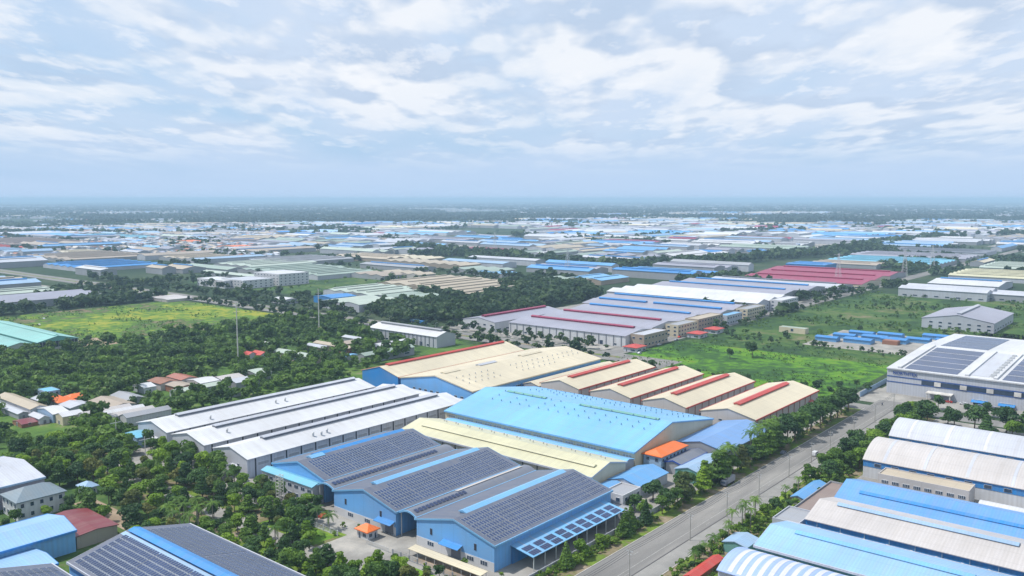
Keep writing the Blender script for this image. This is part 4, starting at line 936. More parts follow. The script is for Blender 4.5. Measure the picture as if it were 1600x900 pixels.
for i, (x, y, w, d) in enumerate(((205, 506, 9, 9), (204, 517, 8, 8), (214, 511, 9, 8))):
    block('orange-roofed hamlet house, %s' % ('nearest of three', 'leftmost of three', 'rear one of three')[i], x - w / 2, x + w / 2, y - d / 2, y + d / 2, 4.4, 'orange', 'white', 'house', 'house', 1, 3.5, 1.3, flat=False, ins=3)
block('pale blue two-storey box house at the left of the orange roofs', 204, 212, 527, 539, 6.4, 'cyan', 'paleblue', 'house', 'house', 2, 4, 1.4, parapet=0.3)

# ---------------------------------------------------------------- bottom left corner
BL = hall('dark solar-covered roof with long blue ridge vent in the bottom left corner', 106.5, 146, 120, 265.5, 'y', 9, 4.4, 'solargrey', 'plainblue', 'white', gable_trim=True, over=0.4)
vent(BL, 0.10, 0.985, 3.0, 0.9, 'blue', 'blue')
solar(BL, 1, 0.04, 0.985, 0.03, 0.86, gx=14, gap=0.35); solar(BL, -1, 0.04, 0.985, 0.02, 0.88, gx=26, gap=0.9, pw=1.15)
m = MB(); a_ = 0.0
m.quad([(-BL.L / 2, 1.9, BL.z(1.9) + 0.42), (BL.L / 2, 1.9, BL.z(1.9) + 0.42), (BL.L / 2, 3.6, BL.z(3.6) + 0.42), (-BL.L / 2, 3.6, BL.z(3.6) + 0.42)]); m.build('walkway', roofm('paleblue'), BL.t)
BL2 = hall('second solar roof bay cut by the bottom left frame edge', 66, 102, 120, 268, 'y', 9, 4.2, 'solargrey', 'plainblue', 'white', over=0.4)
solar(BL2, -1, 0.04, 0.985, 0.03, 0.86, gx=14, gap=0.35)
hall('light-blue roof with rust-streaked lower slope at the left edge', 60, 120.5, 294, 316, 'x', 7.6, 2.4, 'skypale', 'skyblue', 'blue', peak=0.42)
LB2 = hall('low pale-blue lean-to roof below the rust-streaked roof', 66, 107, 276, 292.5, 'x', 5.4, 0.9, 'skypale', 'paleblue', 'blue')
MR = hall('flat maroon roof shed beside the pale-blue roofs', 121.5, 135.5, 295.5, 321.5, 'y', 4.4, 0.7, 'maroon', 'tan', cat='shed', name='shed')
VL = block('white two-storey villa with slate-grey hipped roof at the left edge', 118.5, 135.5, 338, 352.4, 7.2, 'slate', 'purewhite', 'villa', 'villa', 2, 3.4, 1.3, flat=False, ins=6, wh=1.6)
GH = hall('pale grey hall with a blue vent behind the white villa', 80, 135.5, 356.5, 398, 'x', 9, 2.8, 'white', 'lavender', 'paleblue', gable_trim=False)
vent(GH, 0.3, 0.82, 3.0, 1.2, 'blue', 'rust')

# ---------------------------------------------------------------- far industrial estate
def proj(x, y, z=0.0):
    ca, sa = math.cos(VIEW), math.sin(VIEW); f = x * ca + y * sa; r = x * sa - y * ca
    return f, r / max(f, 1) * 1334 + 800, 310 + (CAM_H - z) * 1334 / max(f, 1)
def clear(x0, x1, y0, y1, pad=4):
    for a, b, c, d in FOOT:
        if x0 < b + pad and x1 > a - pad and y0 < d + pad and y1 > c - pad: return False
    return True
OPEN = [(-60, 560, -200, 172), (525, 562, 280, 1500), (556, 2300, 348, 376), (512, 1130, 100, 345), (300, 530, 690, 960), (640, 965, 755, 1155), (100, 560, 400, 720), (560, 640, 560, 760), (560, 1030, 560, 790)]
def isopen(x0, x1, y0, y1):
    return any(x0 < b and x1 > a and y0 < d and y1 > c for a, b, c, d in OPEN)
BELT = [(1427, 1509), (1347, 1303), (1300, 1082), (1249, 889), (1267, 800), (1437, 734), (1625, 691), (1843, 641), (2429, 676), (2843, 644)]
def seg_d(x, y, pts):
    best = 1e9
    for (ax, ay), (bx, by) in zip(pts, pts[1:]):
        t = max(0, min(1, ((x - ax) * (bx - ax) + (y - ay) * (by - ay)) / ((bx - ax) ** 2 + (by - ay) ** 2)))
        best = min(best, math.hypot(x - ax - t * (bx - ax), y - ay - t * (by - ay)))
    return best
rf_ = random.Random(21)
FAR = []; YARDS = []
COLW = {'c': ['white'] * 6 + ['purewhite'] * 4 + ['paleblue'] * 3 + ['blue', 'midblue', 'beige', 'beige', 'tan', 'cream', 'grey', 'grey', 'lavender', 'lavender', 'lavender', 'sage', 'palesage', 'crimson'],
        'l': ['beige', 'tan', 'white', 'white', 'grey', 'lavender', 'lavender', 'brown', 'sage', 'palesage', 'paleblue', 'purewhite', 'paleblue', 'midblue'],
        'b': ['blue', 'midblue', 'midblue', 'skyblue', 'paleblue', 'white', 'purewhite', 'grey', 'lavender', 'lavender']}
X = -400.0
bx = -400.0
while bx < 8600:
    bw = rf_.choice((120, 150, 180, 220)); by = -4200.0
    while by < 8600:
        bl = rf_.choice((110, 140, 170, 210))
        f, sx, sy = proj(bx + bw / 2, by + bl / 2)
        if f > 850 and -90 < sx < 1690:
            lim = 3400 if sx < 230 else 4600 if sx < 430 else 7000 if sx < 800 else 8400 if sx < 1300 else 6200
            lim *= 0.85 + 0.3 * mnoise.noise(Vector((bx / 900, by / 900, 3)))
            if f < lim and mnoise.noise(Vector((bx / 420, by / 420, 0.5))) > (-0.55 if f < 2600 and sx > 430 else -0.32 if sx > 430 else -0.2):
                YARDS.append((bx, bx + bw - 9, by, by + bl - 7))
                zone = mnoise.noise(Vector((bx / 700, by / 700, 9.1)))
                pal = COLW['b'] if (zone > 0.16 and sx > 380) else COLW['l'] if sx < 520 else COLW['c']
                base = rf_.choice(pal)
                rid = 'y' if rf_.random() < 0.6 else 'x'
                a, end = (bx, bx + bw - 16) if rid == 'y' else (by, by + bl - 14)
                while a < end - 18:
                    w = rf_.uniform(20, 46); b = min(a + w, end); k0, k1 = (by + rf_.uniform(0, 26), by + bl - 16 - rf_.uniform(0, 30)) if rid == 'y' else (bx + rf_.uniform(0, 30), bx + bw - 18 - rf_.uniform(0, 30))
                    R4 = (a, b, k0, k1) if rid == 'y' else (k0, k1, a, b)
                    if rf_.random() < 0.86 and clear(*R4) and not isopen(*R4) and seg_d((R4[0] + R4[1]) / 2, (R4[2] + R4[3]) / 2, BELT) > 62:
                        c = base if rf_.random() < 0.62 else rf_.choice(pal)
                        FAR.append((R4, rid, rf_.uniform(7, 11), rf_.uniform(2, 4), c, rf_.random()))
                    a = b + (rf_.choice((0.5, 0.5, 7, 14)))
        by += bl
    bx += bw
def fdist(q): return proj((q[0][0] + q[0][1]) / 2, (q[0][2] + q[0][3]) / 2)[0]
FAR.sort(key=fdist)
yb = MB()
for a, b, c_, d in YARDS:
    if clear(a, b, c_, d, 0) and not isopen(a, b, c_, d) and seg_d((a + b) / 2, (c_ + d) / 2, BELT) > 120: yb.quad([(a, c_, 0.15), (b, c_, 0.15), (b, d, 0.15), (a, d, 0.15)])
yb.build('yard_pavement', GM_YARD)['kind'] = 'structure'
nhall = len([o for o in bpy.data.objects if o.name.startswith('factory_hall')])
NIND = max(0, 298 - nhall)
ZN = [(0, 1500, 'beyond the woods'), (1500, 2200, 'in hazy middle distance'), (2200, 9999, 'deep in hazy distance')]
def ordinal(n):
    w = ['first', 'second', 'third', 'fourth', 'fifth', 'sixth', 'seventh', 'eighth', 'ninth', 'tenth', 'eleventh', 'twelfth']
    return w[n] if n < 12 else '%d%s' % (n + 1, 'th' if 10 < (n + 1) % 100 < 14 else {1: 'st', 2: 'nd', 3: 'rd'}.get((n + 1) % 10, 'th'))
CN = {'white': 'off-white', 'purewhite': 'bright white', 'paleblue': 'pale blue', 'blue': 'strong blue', 'midblue': 'mid-blue', 'skyblue': 'sky-blue', 'beige': 'beige', 'cream': 'cream', 'grey': 'grey', 'lavender': 'lavender-grey', 'sage': 'sage green', 'cyan': 'cyan', 'crimson': 'crimson', 'tan': 'tan', 'brown': 'brown', 'palesage': 'pale green', 'orange': 'orange'}
buck = {}
for q in FAR[:NIND]:
    zn = [z for a, b, z in ZN if a <= fdist(q) < b][0]
    buck.setdefault((q[4], zn), []).append(q)
for (c, zn), qs in buck.items():
    qs.sort(key=lambda q: proj((q[0][0] + q[0][1]) / 2, (q[0][2] + q[0][3]) / 2)[1])
    for i, q in enumerate(qs):
        (x0, x1, y0, y1), rid, h, rise, _, rv = q
        H = hall('%s-roofed hall %s, %s of its colour from left' % (CN[c], zn, ordinal(i)), x0, x1, y0, y1, rid, h, rise, c, 'white' if rv < 0.5 else 'grey', group='factory halls of the far industrial estate')
        if rv > 0.55: vent(H, 0.08, 0.92, 3.2, 1.2, c if rv < 0.8 else 'blue', 'grey' if rv < 0.8 else 'blue')
# the rest, too many to count
def shed_arrays(items):
    V_, F_, C_ = [], [], []
    for (x0, x1, y0, y1), rid, h, rise, col, rv in items:
        k = len(V_); c = PAL[col]; wc = PAL['white'] if rv < 0.5 else PAL['grey']; s_ = 0.85 + 0.3 * rv; c = tuple(min(1, v * s_) for v in c)
        V_ += [(x0, y0, 0), (x1, y0, 0), (x1, y1, 0), (x0, y1, 0), (x0, y0, h), (x1, y0, h), (x1, y1, h), (x0, y1, h)]
        if rid == 'x': V_ += [(x0, (y0 + y1) / 2, h + rise), (x1, (y0 + y1) / 2, h + rise)]; fs = [((4, 5, 9, 8), 1), ((6, 7, 8, 9), 1), ((0, 1, 5, 4), 0), ((2, 3, 7, 6), 0), ((3, 0, 4, 8, 7), 0), ((1, 2, 6, 9, 5), 0)]
        else: V_ += [((x0 + x1) / 2, y0, h + rise), ((x0 + x1) / 2, y1, h + rise)]; fs = [((7, 4, 8, 9), 1), ((5, 6, 9, 8), 1), ((3, 0, 4, 7), 0), ((1, 2, 6, 5), 0), ((0, 1, 5, 8, 4), 0), ((2, 3, 7, 9, 6), 0)]
        for f, r in fs: F_.append(tuple(k + i for i in f)); C_.append(c if r else wc)
    return V_, F_, C_
def colour_mesh(name, items, label, cat):
    V_, F_, C_ = shed_arrays(items)
    me = bpy.data.meshes.new(name); me.from_pydata(V_, [], F_)
    at = me.attributes.new('paint', 'FLOAT_COLOR', 'FACE'); at.data.foreach_set('color', np.array([c + (1,) for c in C_], dtype=np.float32).ravel())
    m, t, b = newmat(name + '_paint'); a = nd(t, 'ShaderNodeAttribute', attribute_name='paint'); t.links.new(a.outputs['Color'], b.inputs['Base Color']); b.inputs['Roughness'].default_value = 0.55
    me.materials.append(m); o = bpy.data.objects.new(name, me); COL.objects.link(o); tag(o, label, cat, None, 'stuff'); return o
colour_mesh('distant_factory_halls', FAR[NIND:], 'countless pale, blue and beige factory roofs packed toward the hazy horizon', 'factory halls')
TOWN = []
for i in range(42000):
    d = math.exp(rf_.uniform(math.log(1500), math.log(19000))); an = rf_.uniform(-34, 34)
    x, y = d * math.cos(VIEW + R(an)), d * math.sin(VIEW + R(an)); f, sx, sy = proj(x, y)
    lim = 1700 if sx < 430 else 4500 if sx < 800 else 5200 if sx < 1300 else 3600
    if f < lim or sx < -60 or sx > 1660: continue
    dens = mnoise.noise(Vector((x / 1500, y / 1500, 4.4))) * 0.75 + mnoise.noise(Vector((x / 380, y / 380, 1.4))) * 0.6
    if dens < (-0.16 if sx < 500 else -0.08 if f < 9000 else -0.10) or isopen(x, x, y, y): continue
    big = rf_.random() < 0.10
    w, l, h = (rf_.uniform(25, 60), rf_.uniform(60, 140), 9) if big else (rf_.uniform(8, 15), rf_.uniform(10, 24), rf_.uniform(4, 10 if f < 6000 else 16))
    if f > 6000 and not big: w *= 1.5; l *= 1.6
    if not clear(x - w, x + w, y - l, y + l): continue
    TOWN.append(((x - w / 2, x + w / 2, y - l / 2, y + l / 2), 'x' if rf_.random() < 0.5 else 'y', h, rf_.uniform(0.5, 2.5), rf_.choice(['white', 'white', 'purewhite', 'grey', 'beige', 'pinkish', 'paleblue', 'tan', 'rust', 'lavender'] + (['blue', 'midblue'] if big else [])), rf_.random()))
colour_mesh('distant_town', TOWN, 'scattered low town houses speckling the hazy green plain to the horizon', 'town houses')

# ---------------------------------------------------------------- trees
def quads_mesh(name, P, T=None, mats=None):
    n = len(P); me = bpy.data.meshes.new(name)
    me.vertices.add(n * 4); me.vertices.foreach_set('co', P.reshape(-1).astype(np.float32))
    me.loops.add(n * 4); me.loops.foreach_set('vertex_index', np.arange(n * 4, dtype=np.int32))
    me.polygons.add(n); me.polygons.foreach_set('loop_start', np.arange(0, n * 4, 4, dtype=np.int32)); me.polygons.foreach_set('loop_total', np.full(n, 4, dtype=np.int32))
    me.update(calc_edges=True)
    if T is not None:
        at = me.attributes.new('tint', 'FLOAT', 'FACE'); at.data.foreach_set('value', T.astype(np.float32))
    if mats: me.materials.append(mats)
    return me
def crown_quads(rng, n, rad, hgt, base, lobes=9, size=0.55, style='round'):
    """n leafy quads spread over several uneven lobes; returns (n,4,3)"""
    L = []
    for i in range(lobes):
        if style == 'tier':
            t = i / max(1, lobes - 1); rr = rad * (1.0 - 0.62 * t) * rng.uniform(0.75, 1.1); a = rng.uniform(0, 6.28); off = rad * 0.45 * (1 - t) * rng.uniform(0.2, 1)
            L.append((off * math.cos(a), off * math.sin(a), base + hgt * (0.08 + 0.86 * t), rr * 0.72, rr * 0.72, hgt * 0.07))
        elif style == 'cone':
            t = i / max(1, lobes - 1); rr = rad * (1.0 - 0.85 * t); L.append((0, 0, base + hgt * t, rr, rr, hgt * 0.10))
        else:
            a = rng.uniform(0, 6.28); o = rad * rng.uniform(0.0, 0.62); q = rad * rng.uniform(0.34, 0.58)
            L.append((o * math.cos(a), o * math.sin(a), base + hgt * rng.uniform(0.30, 0.80), q, q, q * rng.uniform(0.55, 0.9)))
    L = np.array(L); w = (L[:, 3] ** 2); w /= w.sum()
    k = rng.choice(len(L), n, p=w); d = rng.normal(size=(n, 3)); d[:, 2] = np.where(rng.random(n) < 0.72, np.abs(d[:, 2]), d[:, 2]); d /= np.linalg.norm(d, axis=1)[:, None]
    r = rng.uniform(0.62, 1.06, n) ** 0.7
    c = L[k, :3] + d * L[k, 3:] * r[:, None]
    nrm = d * 0.9 + rng.normal(size=(n, 3)) * 0.55 + np.array([0, 0, 0.35]); nrm /= np.linalg.norm(nrm, axis=1)[:, None]
    u = np.cross(nrm, rng.normal(size=(n, 3))); u /= np.linalg.norm(u, axis=1)[:, None]; v = np.cross(nrm, u)
    s = (size * rng.uniform(0.6, 1.3, n))[:, None]; u = u * s; v = v * s * rng.uniform(0.6, 1, n)[:, None]
    return np.stack([c - u - v * 0.6, c + u * 0.6 - v, c + u + v * 0.6, c - u * 0.6 + v], axis=1)
LEAFS = {'dark green': leaf('foliage_dark', (0.026, 0.070, 0.024), (0.075, 0.160, 0.038)),
         'mid green': leaf('foliage_mid', (0.042, 0.105, 0.020), (0.150, 0.265, 0.034)),
         'yellow-green': leaf('foliage_bright', (0.090, 0.190, 0.018), (0.230, 0.370, 0.030)),
         'olive': leaf('foliage_olive', (0.060, 0.100, 0.028), (0.190, 0.200, 0.045))}
ngr = np.random.default_rng(5)
def trunk_mb(h, r, spread, seed):
    q = random.Random(seed); m = MB(); m.tube((0, 0, 0), (0.1, 0, h * 0.45), r, r * 0.7, 6)
    for i in range(5):
        a = i * 1.26 + q.uniform(-0.4, 0.4); m.tube((0.1, 0, h * 0.42), (spread * math.cos(a), spread * math.sin(a), h * q.uniform(0.62, 0.8)), r * 0.5, r * 0.15, 5)
    m.tube((0.1, 0, h * 0.44), (0, 0, h * 0.86), r * 0.65, r * 0.15, 5)
    return m
PROTO = {}
def proto(tone, style, var):
    key = (tone, style, var)
    if key in PROTO: return PROTO[key]
    nm = {'round': 'broadleaf_tree', 'tier': 'tiered_tree', 'cone': 'conical_tree'}[style]
    rad, hgt, base, n, lob, size = {'round': (3.6, 6.6, 1.9, 1500, 11, 0.36), 'tier': (4.4, 6.4, 2.0, 1500, 7, 0.36), 'cone': (2.7, 7.4, 1.2, 1200, 9, 0.34)}[style]
    P = crown_quads(ngr, n, rad * (0.9 + 0.1 * var), hgt, base, lob, size, style)
    PROTO[key] = (nm, quads_mesh('crown', P, None, LEAFS[tone]), None); tm = trunk_mb(base + hgt, 0.24, rad * 0.5, var)
    me = bpy.data.meshes.new('trunk'); me.from_pydata(tm.v, [], tm.f); me.materials.append(BARK); PROTO[key] = (nm, PROTO[key][1], me)
    return PROTO[key]
def plant(x, y, h, tone, style, label, group=None, cat='tree', wide=1.0):
    nm, cm, tm = proto(tone, style, rnd.randrange(4))
    t = thing(nm, label, cat, (x, y, 0), rnd.uniform(0, 6.28), group)
    c = bpy.data.objects.new('crown', cm); COL.objects.link(c); c.parent = t
    k = bpy.data.objects.new('trunk', tm); COL.objects.link(k); k.parent = t
    s = h / 8.5; t.scale = (s * wide, s * wide, s); return t
def palm_mesh(seed, nf=17, L=3.8):
    q = random.Random(seed); P = []
    for i in range(nf):
        a = 6.283 * i / nf + q.uniform(-0.2, 0.2); up = q.uniform(-0.3, 1.9); pts = []
        for k in range(7):
            t = k / 6; r_ = L * (t * (1 - 0.15 * t)); z = up * 2.2 * t - (2.6 + up) * t * t * 0.9; pts.append(Vector((r_ * math.cos(a), r_ * math.sin(a), z)))
        s_ = Vector((-math.sin(a), math.cos(a), 0))
        for k in range(6):
            w0 = 0.52 * math.sin(math.pi * (0.15 + 0.8 * k / 6)); w1 = 0.52 * math.sin(math.pi * (0.15 + 0.8 * (k + 1) / 6))
            for sg in (-1, 1):
                for j in range(2):
                    p0 = pts[k].lerp(pts[k + 1], j / 2); p1 = pts[k].lerp(pts[k + 1], j / 2 + 0.34); w = w0 + (w1 - w0) * j / 2
                    o0 = s_ * (sg * w) + Vector((0.25 * math.cos(a), 0.25 * math.sin(a), -0.35 * w)); P.append([p0, p1, p1 + o0, p0 + o0])
    return quads_mesh('fronds', np.array([[tuple(v) for v in f] for f in P]), None, LEAFS['mid green'])
PALMS = [palm_mesh(s) for s in (1, 2, 3)]
def palm(x, y, h, label, group=None, s=1.0):
    t = thing('palm_tree', label, 'palm tree', (x, y, 0), rnd.uniform(0, 6), group)
    m = MB(); m.tube((0, 0, 0), (0.15, 0, h * 0.5), 0.28, 0.2, 7); m.tube((0.15, 0, h * 0.5), (0, 0, h), 0.2, 0.16, 7); m.build('trunk', plain('palm_bark', (0.30, 0.27, 0.23), 0.9), t)
    c = bpy.data.objects.new('fronds', rnd.choice(PALMS)); COL.objects.link(c); c.parent = t; c.location = (0, 0, h); c.scale = (s,) * 3
    return t
TREES = []     # (x, y)
def near(x, y, d=2.6):
    return any(abs(x - a) < d and abs(y - b) < d for a, b in TREES)
def onbuild(x, y, pad=2.2):
    for a, b, c, d in FOOT:
        if a - pad < x < b + pad and c - pad < y < d + pad: return True
    return False
# roadside rows, hand placed
LR = [(217, 157.5, 7.5, 'cone', 'mid green'), (226, 158, 6, 'round', 'yellow-green'), (238, 158.5, 4.5, 'round', 'yellow-green'), (252, 157, 8.5, 'cone', 'mid green'), (258, 158.5, 8, 'cone', 'mid green'), (266, 157, 8, 'cone', 'dark green'), (270, 160, 7, 'round', 'mid green'),
      (279, 157.5, 7, 'round', 'mid green'), (284, 158.5, 7.5, 'round', 'dark green'), (290, 157, 6.5, 'round', 'mid green'), (297, 158, 9.5, 'tier', 'olive'), (303, 162, 8, 'round', 'dark green'), (312, 157, 8.5, 'tier', 'yellow-green'), (318, 160, 9, 'tier', 'mid green'), (327, 158.5, 10.5, 'tier', 'mid green'), (333, 159, 10, 'tier', 'mid green'),
      (341, 158, 7.5, 'round', 'mid green'), (349, 157.5, 9, 'tier', 'olive'), (355, 158, 8.5, 'round', 'dark green'), (364, 157.5, 9, 'tier', 'mid green'), (371, 158, 9.5, 'tier', 'yellow-green'), (379, 157, 9.5, 'tier', 'mid green'), (387, 158, 10.5, 'tier', 'mid green'), (393, 160, 10, 'round', 'dark green'),
      (401, 157.5, 11, 'round', 'dark green'), (409, 157, 11, 'round', 'mid green'), (416, 158.5, 10, 'round', 'mid green'), (425, 157, 10.5, 'round', 'dark green'), (433, 158, 11, 'round', 'dark green'), (442, 156.5, 10.5, 'round', 'mid green'), (450, 158, 11, 'round', 'dark green'), (459, 157, 11, 'round', 'dark green'), (467, 156, 10, 'round', 'mid green'), (476, 157, 10.5, 'round', 'dark green'), (485, 156, 10, 'round', 'dark green'), (494, 163, 9, 'round', 'mid green')]
for i, (x, y, h, st, tone) in enumerate(LR):
    h *= 1.12 if x < 290 else 1.25 if x < 395 else 1.35
    plant(x, y, h, tone, st, '%s %s roadside tree, %s along the left edge of the wide road' % (tone, {'round': 'round', 'tier': 'layered', 'cone': 'conical'}[st], ordinal(i)), 'trees along the left edge of the wide road', wide=1.0 if st != 'round' else 0.95); TREES.append((x, y))
RR = []
x = 214.0
while x < 500:
    dens = 7.0 if x < 330 else 5.5
    RR.append((x, rnd.uniform(121, 128.5) if x < 350 else rnd.uniform(117, 128.5), rnd.uniform(3.2, 5.2) if x < 345 else rnd.uniform(8.0, 11.0))); x += rnd.uniform(0.6, 1.3) * dens
RR = [q for q in RR if not onbuild(q[0], q[1], 0.8)]
for i, (x, y, h) in enumerate(RR):
    tone = rnd.choice(('dark green', 'mid green', 'yellow-green', 'mid green')); plant(x, y, h, tone, 'round', '%s %s along the verge right of the wide road, %s from the bottom' % (tone, 'shrub' if h < 5.5 else 'tree', ordinal(i)), 'greenery along the right verge of the wide road', 'shrub' if h < 5.5 else 'tree'); TREES.append((x, y))
for i, (x, y, h, s) in enumerate([(334, 160.3, 11, 1.3), (339, 160, 12.5, 1.4), (343.5, 160.4, 11.5, 1.3), (367, 161.5, 12.5, 1.3), (372, 160.5, 13, 1.4), (377, 162, 13.5, 1.4), (382, 160.5, 13, 1.4), (387, 162, 13, 1.4), (393, 162, 12.5, 1.3), (399, 162, 12.5, 1.3)]):
    palm(x, y, h, 'tall palm with drooping crown by the green-walled shed row, %s along' % ordinal(i), 'tall palms left of the wide road', s); TREES.append((x, y))
for i, (x, y, h, s) in enumerate([(279, 129, 8.5, .8), (284, 127.5, 9, .85), (289, 128.5, 9, .85), (294, 127, 8.5, .85), (286, 125, 8, .8), (298, 128.5, 8, .8), (262, 127.5, 4.5, 1.0), (256, 128, 3.5, .9), (270, 126, 6, .7), (273, 127.5, 6.5, .7), (338, 127.5, 5.5, .7), (326, 128, 5, .7), (247, 127, 4, .8)]):
    palm(x, y, h, 'short palm on the verge right of the wide road, %s from the bottom' % ordinal(i), 'short palms on the right verge', s * 0.9); TREES.append((x, y))
for i, (x, y, h) in enumerate([(151, 288, 9), (154, 283, 10), (157, 279, 9), (152, 276, 8.5), (156, 290, 10), (160, 285, 9.5), (149, 281, 9), (163, 279, 9), (188, 243, 6), (188, 250, 6.5), (165, 243, 8), (190, 312, 7)]):
    palm(x, y, h, 'palm in the grove between the villa and the blue gables, %s planted' % ordinal(i), 'palms of the near left grove', 1.0); TREES.append((x, y))
def inpoly(x, y, P):
    c = False; j = len(P) - 1
    for i in range(len(P)):
        if (P[i][1] > y) != (P[j][1] > y) and x < (P[j][0] - P[i][0]) * (y - P[i][1]) / (P[j][1] - P[i][1]) + P[i][0]: c = not c
        j = i
    return c
def scatter(P, n, dmin, out, roads=((160, 166, 262, 330),), pad=2.4):
    xs = [p[0] for p in P]; ys = [p[1] for p in P]; cell = {}
    for x, y in TREES: cell.setdefault((int(x / dmin), int(y / dmin)), []).append((x, y))
    for _ in range(n):
        x, y = rnd.uniform(min(xs), max(xs)), rnd.uniform(min(ys), max(ys))
        if not inpoly(x, y, P) or onbuild(x, y, pad): continue
        if any(a < x < b and c < y < d for a, b, c, d in roads): continue
        ci, cj = int(x / dmin), int(y / dmin)
        if dmin > 5.1 and dmin < 5.3 and mnoise.noise(Vector((x / 30, y / 30, 6.0))) < -0.20: continue
        if any((x - a) ** 2 + (y - b) ** 2 < dmin * dmin for i in (-1, 0, 1) for j in (-1, 0, 1) for a, b in cell.get((ci + i, cj + j), ())): continue
        cell.setdefault((ci, cj), []).append((x, y)); out.append((x, y)); TREES.append((x, y))
GROVES = [
 ('grove beside bottom left solar roof', [(148, 150), (176, 170), (176, 236), (170, 262), (176, 300), (148, 300), (146, 268), (147.5, 200)], 900, 4.6, (5.5, 9.5)),
 ('strip before the office front', [(176, 238), (198, 262), (198, 300), (186, 312), (176, 312)], 420, 4.2, (5.5, 8.5)),
 ('grove before long white halls', [(136, 268), (158, 268), (176, 300), (198, 310), (199, 380), (190, 420), (150, 430), (138, 400), (148, 345), (137, 325)], 1300, 5.4, (7, 11)),
 ('garden of white villa', [(100, 323), (117, 323), (117, 336), (136, 336), (142, 345), (150, 330), (150, 300), (138, 296), (138, 322), (120, 336), (100, 336)], 120, 5.0, (5, 8)),
 ('patch before bicycle shed', [(178, 160), (188, 160), (187, 208), (178, 206)], 60, 6.5, (3.5, 6)),
]
BARE = [(172, 192, 360, 386), (140, 147.5, 300, 342), (168, 199, 206, 234), (168, 175, 250, 330)]
CAND = []
for gi, (gn, P, n, dm, hr) in enumerate(GROVES):
    o = []; scatter(P, n, dm, o, BARE)
    for x, y in o: CAND.append((x, y, rnd.uniform(*hr), gn))
A_ = [(60, 424), (150, 430), (200, 425), (345, 432), (352, 440), (440, 470), (478, 482), (482, 566), (520, 620), (524, 700), (395, 705), (300, 690), (264, 702), (240, 900), (60, 700)]
oa = []; scatter(A_, 16000, 5.2, oa, [(165, 186, 436, 500), (160, 172, 430, 560), (199, 356, 425, 436)])
for x, y in oa: CAND.append((x, y, rnd.uniform(6, 11), 'wood around left hamlets'))
CAND.sort(key=lambda q: proj(q[0], q[1])[0])
CAND = [q for q in CAND if -60 < proj(q[0], q[1])[1] < 1660 and proj(q[0], q[1])[2] < 1010]
used_round = sum(1 for o in bpy.data.objects if o.name.startswith('broadleaf_tree'))
KEEP = 298 - used_round
per = {}
for q in CAND[:KEEP]: per.setdefault(q[3], []).append(q)
for gn, qs in per.items():
    qs.sort(key=lambda q: proj(q[0], q[1])[1])
    for i, (x, y, h, _) in enumerate(qs):
        rv = rnd.random(); tone = 'dark green' if rv < 0.34 else 'mid green' if rv < 0.66 else 'yellow-green' if rv < 0.90 else 'olive'
        st = 'tier' if (gn.startswith(('grove', 'strip')) and rnd.random() < 0.35) else 'round'
        plant(x, y, h, tone, st, '%s %s tree in %s, %s from left' % (tone, 'layered' if st == 'tier' else 'bushy', gn, ordinal(i)), gn, wide=rnd.uniform(0.85, 1.12))
REST = CAND[KEEP:]
# woods as stuff: real leaf clumps merged into one object per wood
def wood(name, pts, label, nq, size, cat='woodland', mat=None):
    """pts: (x, y, h)"""
    rng = np.random.default_rng(len(pts)); protos = [crown_quads(rng, nq, 3.7, 6.8, 1.0, 8, size, 'round') for _ in range(6)]; out, tint = [], []
    for x, y, h in pts:
        p = protos[rng.integers(6)]; a = rng.uniform(0, 6.28); s = h / 8.2 * rng.choice([0.7, 0.9, 1.0, 1.15, 1.35]); w = s * rng.uniform(0.8, 1.3); ca, sa = math.cos(a), math.sin(a)
        q = np.empty_like(p); q[..., 0] = (p[..., 0] * ca - p[..., 1] * sa) * w + x; q[..., 1] = (p[..., 0] * sa + p[..., 1] * ca) * w + y; q[..., 2] = p[..., 2] * s
        out.append(q); tint.append(np.clip(np.full(nq, rng.beta(1.4, 2.0) * 0.85 + 0.35 * (mnoise.noise(Vector((x / 34, y / 34, 1.0))) + 0.15)) + rng.normal(size=nq) * 0.07, 0, 1))
    me = quads_mesh(name, np.concatenate(out), np.concatenate(tint), mat or leaf('foliage_wood', (0.024, 0.068, 0.022), (0.165, 0.290, 0.034), True)); o = bpy.data.objects.new(name, me); COL.objects.link(o)
    return tag(o, label, cat, None, 'stuff')
DK = leaf('foliage_far_wood', (0.016, 0.048, 0.024), (0.080, 0.140, 0.034), True)
wood('woodland', [q[:3] for q in REST], 'dense mixed green wood around the hamlets left of the white halls', 260, 0.62)
oc = []; scatter([(570, 600), (572, 640), (600, 725), (690, 735), (779, 731), (900, 760), (1023, 776), (1000, 700), (918, 640), (860, 575), (700, 560), (600, 560)], 22000, 5.6, oc, ())
wood('woodland', [(x, y, rnd.uniform(9, 14)) for x, y in oc], 'dark green wood between the highway and the beige and mint roofs', 90, 1.0, mat=DK)
def rowpts(ax, ay, bx_, by_, step, jit, h0, h1, skip=0.12):
    d = math.hypot(bx_ - ax, by_ - ay); n = int(d / step); r = []
    for i in range(n):
        if rnd.random() < skip: continue
        t = (i + 0.5) / n; x, y = ax + (bx_ - ax) * t + rnd.uniform(-jit, jit), ay + (by_ - ay) * t + rnd.uniform(-jit, jit)
        if not onbuild(x, y, 1.0): r.append((x, y, rnd.uniform(h0, h1)))
    return r
rows = []
rows += rowpts(525, 345, 524, 1150, 6, 3, 6, 10, 0.2) + rowpts(563, 372, 563, 600, 6, 4, 5, 9) + rowpts(565, 600, 572, 1300, 5, 6, 7, 12, 0.1) + rowpts(574, 372, 575, 560, 8, 3, 5, 8, 0.3)
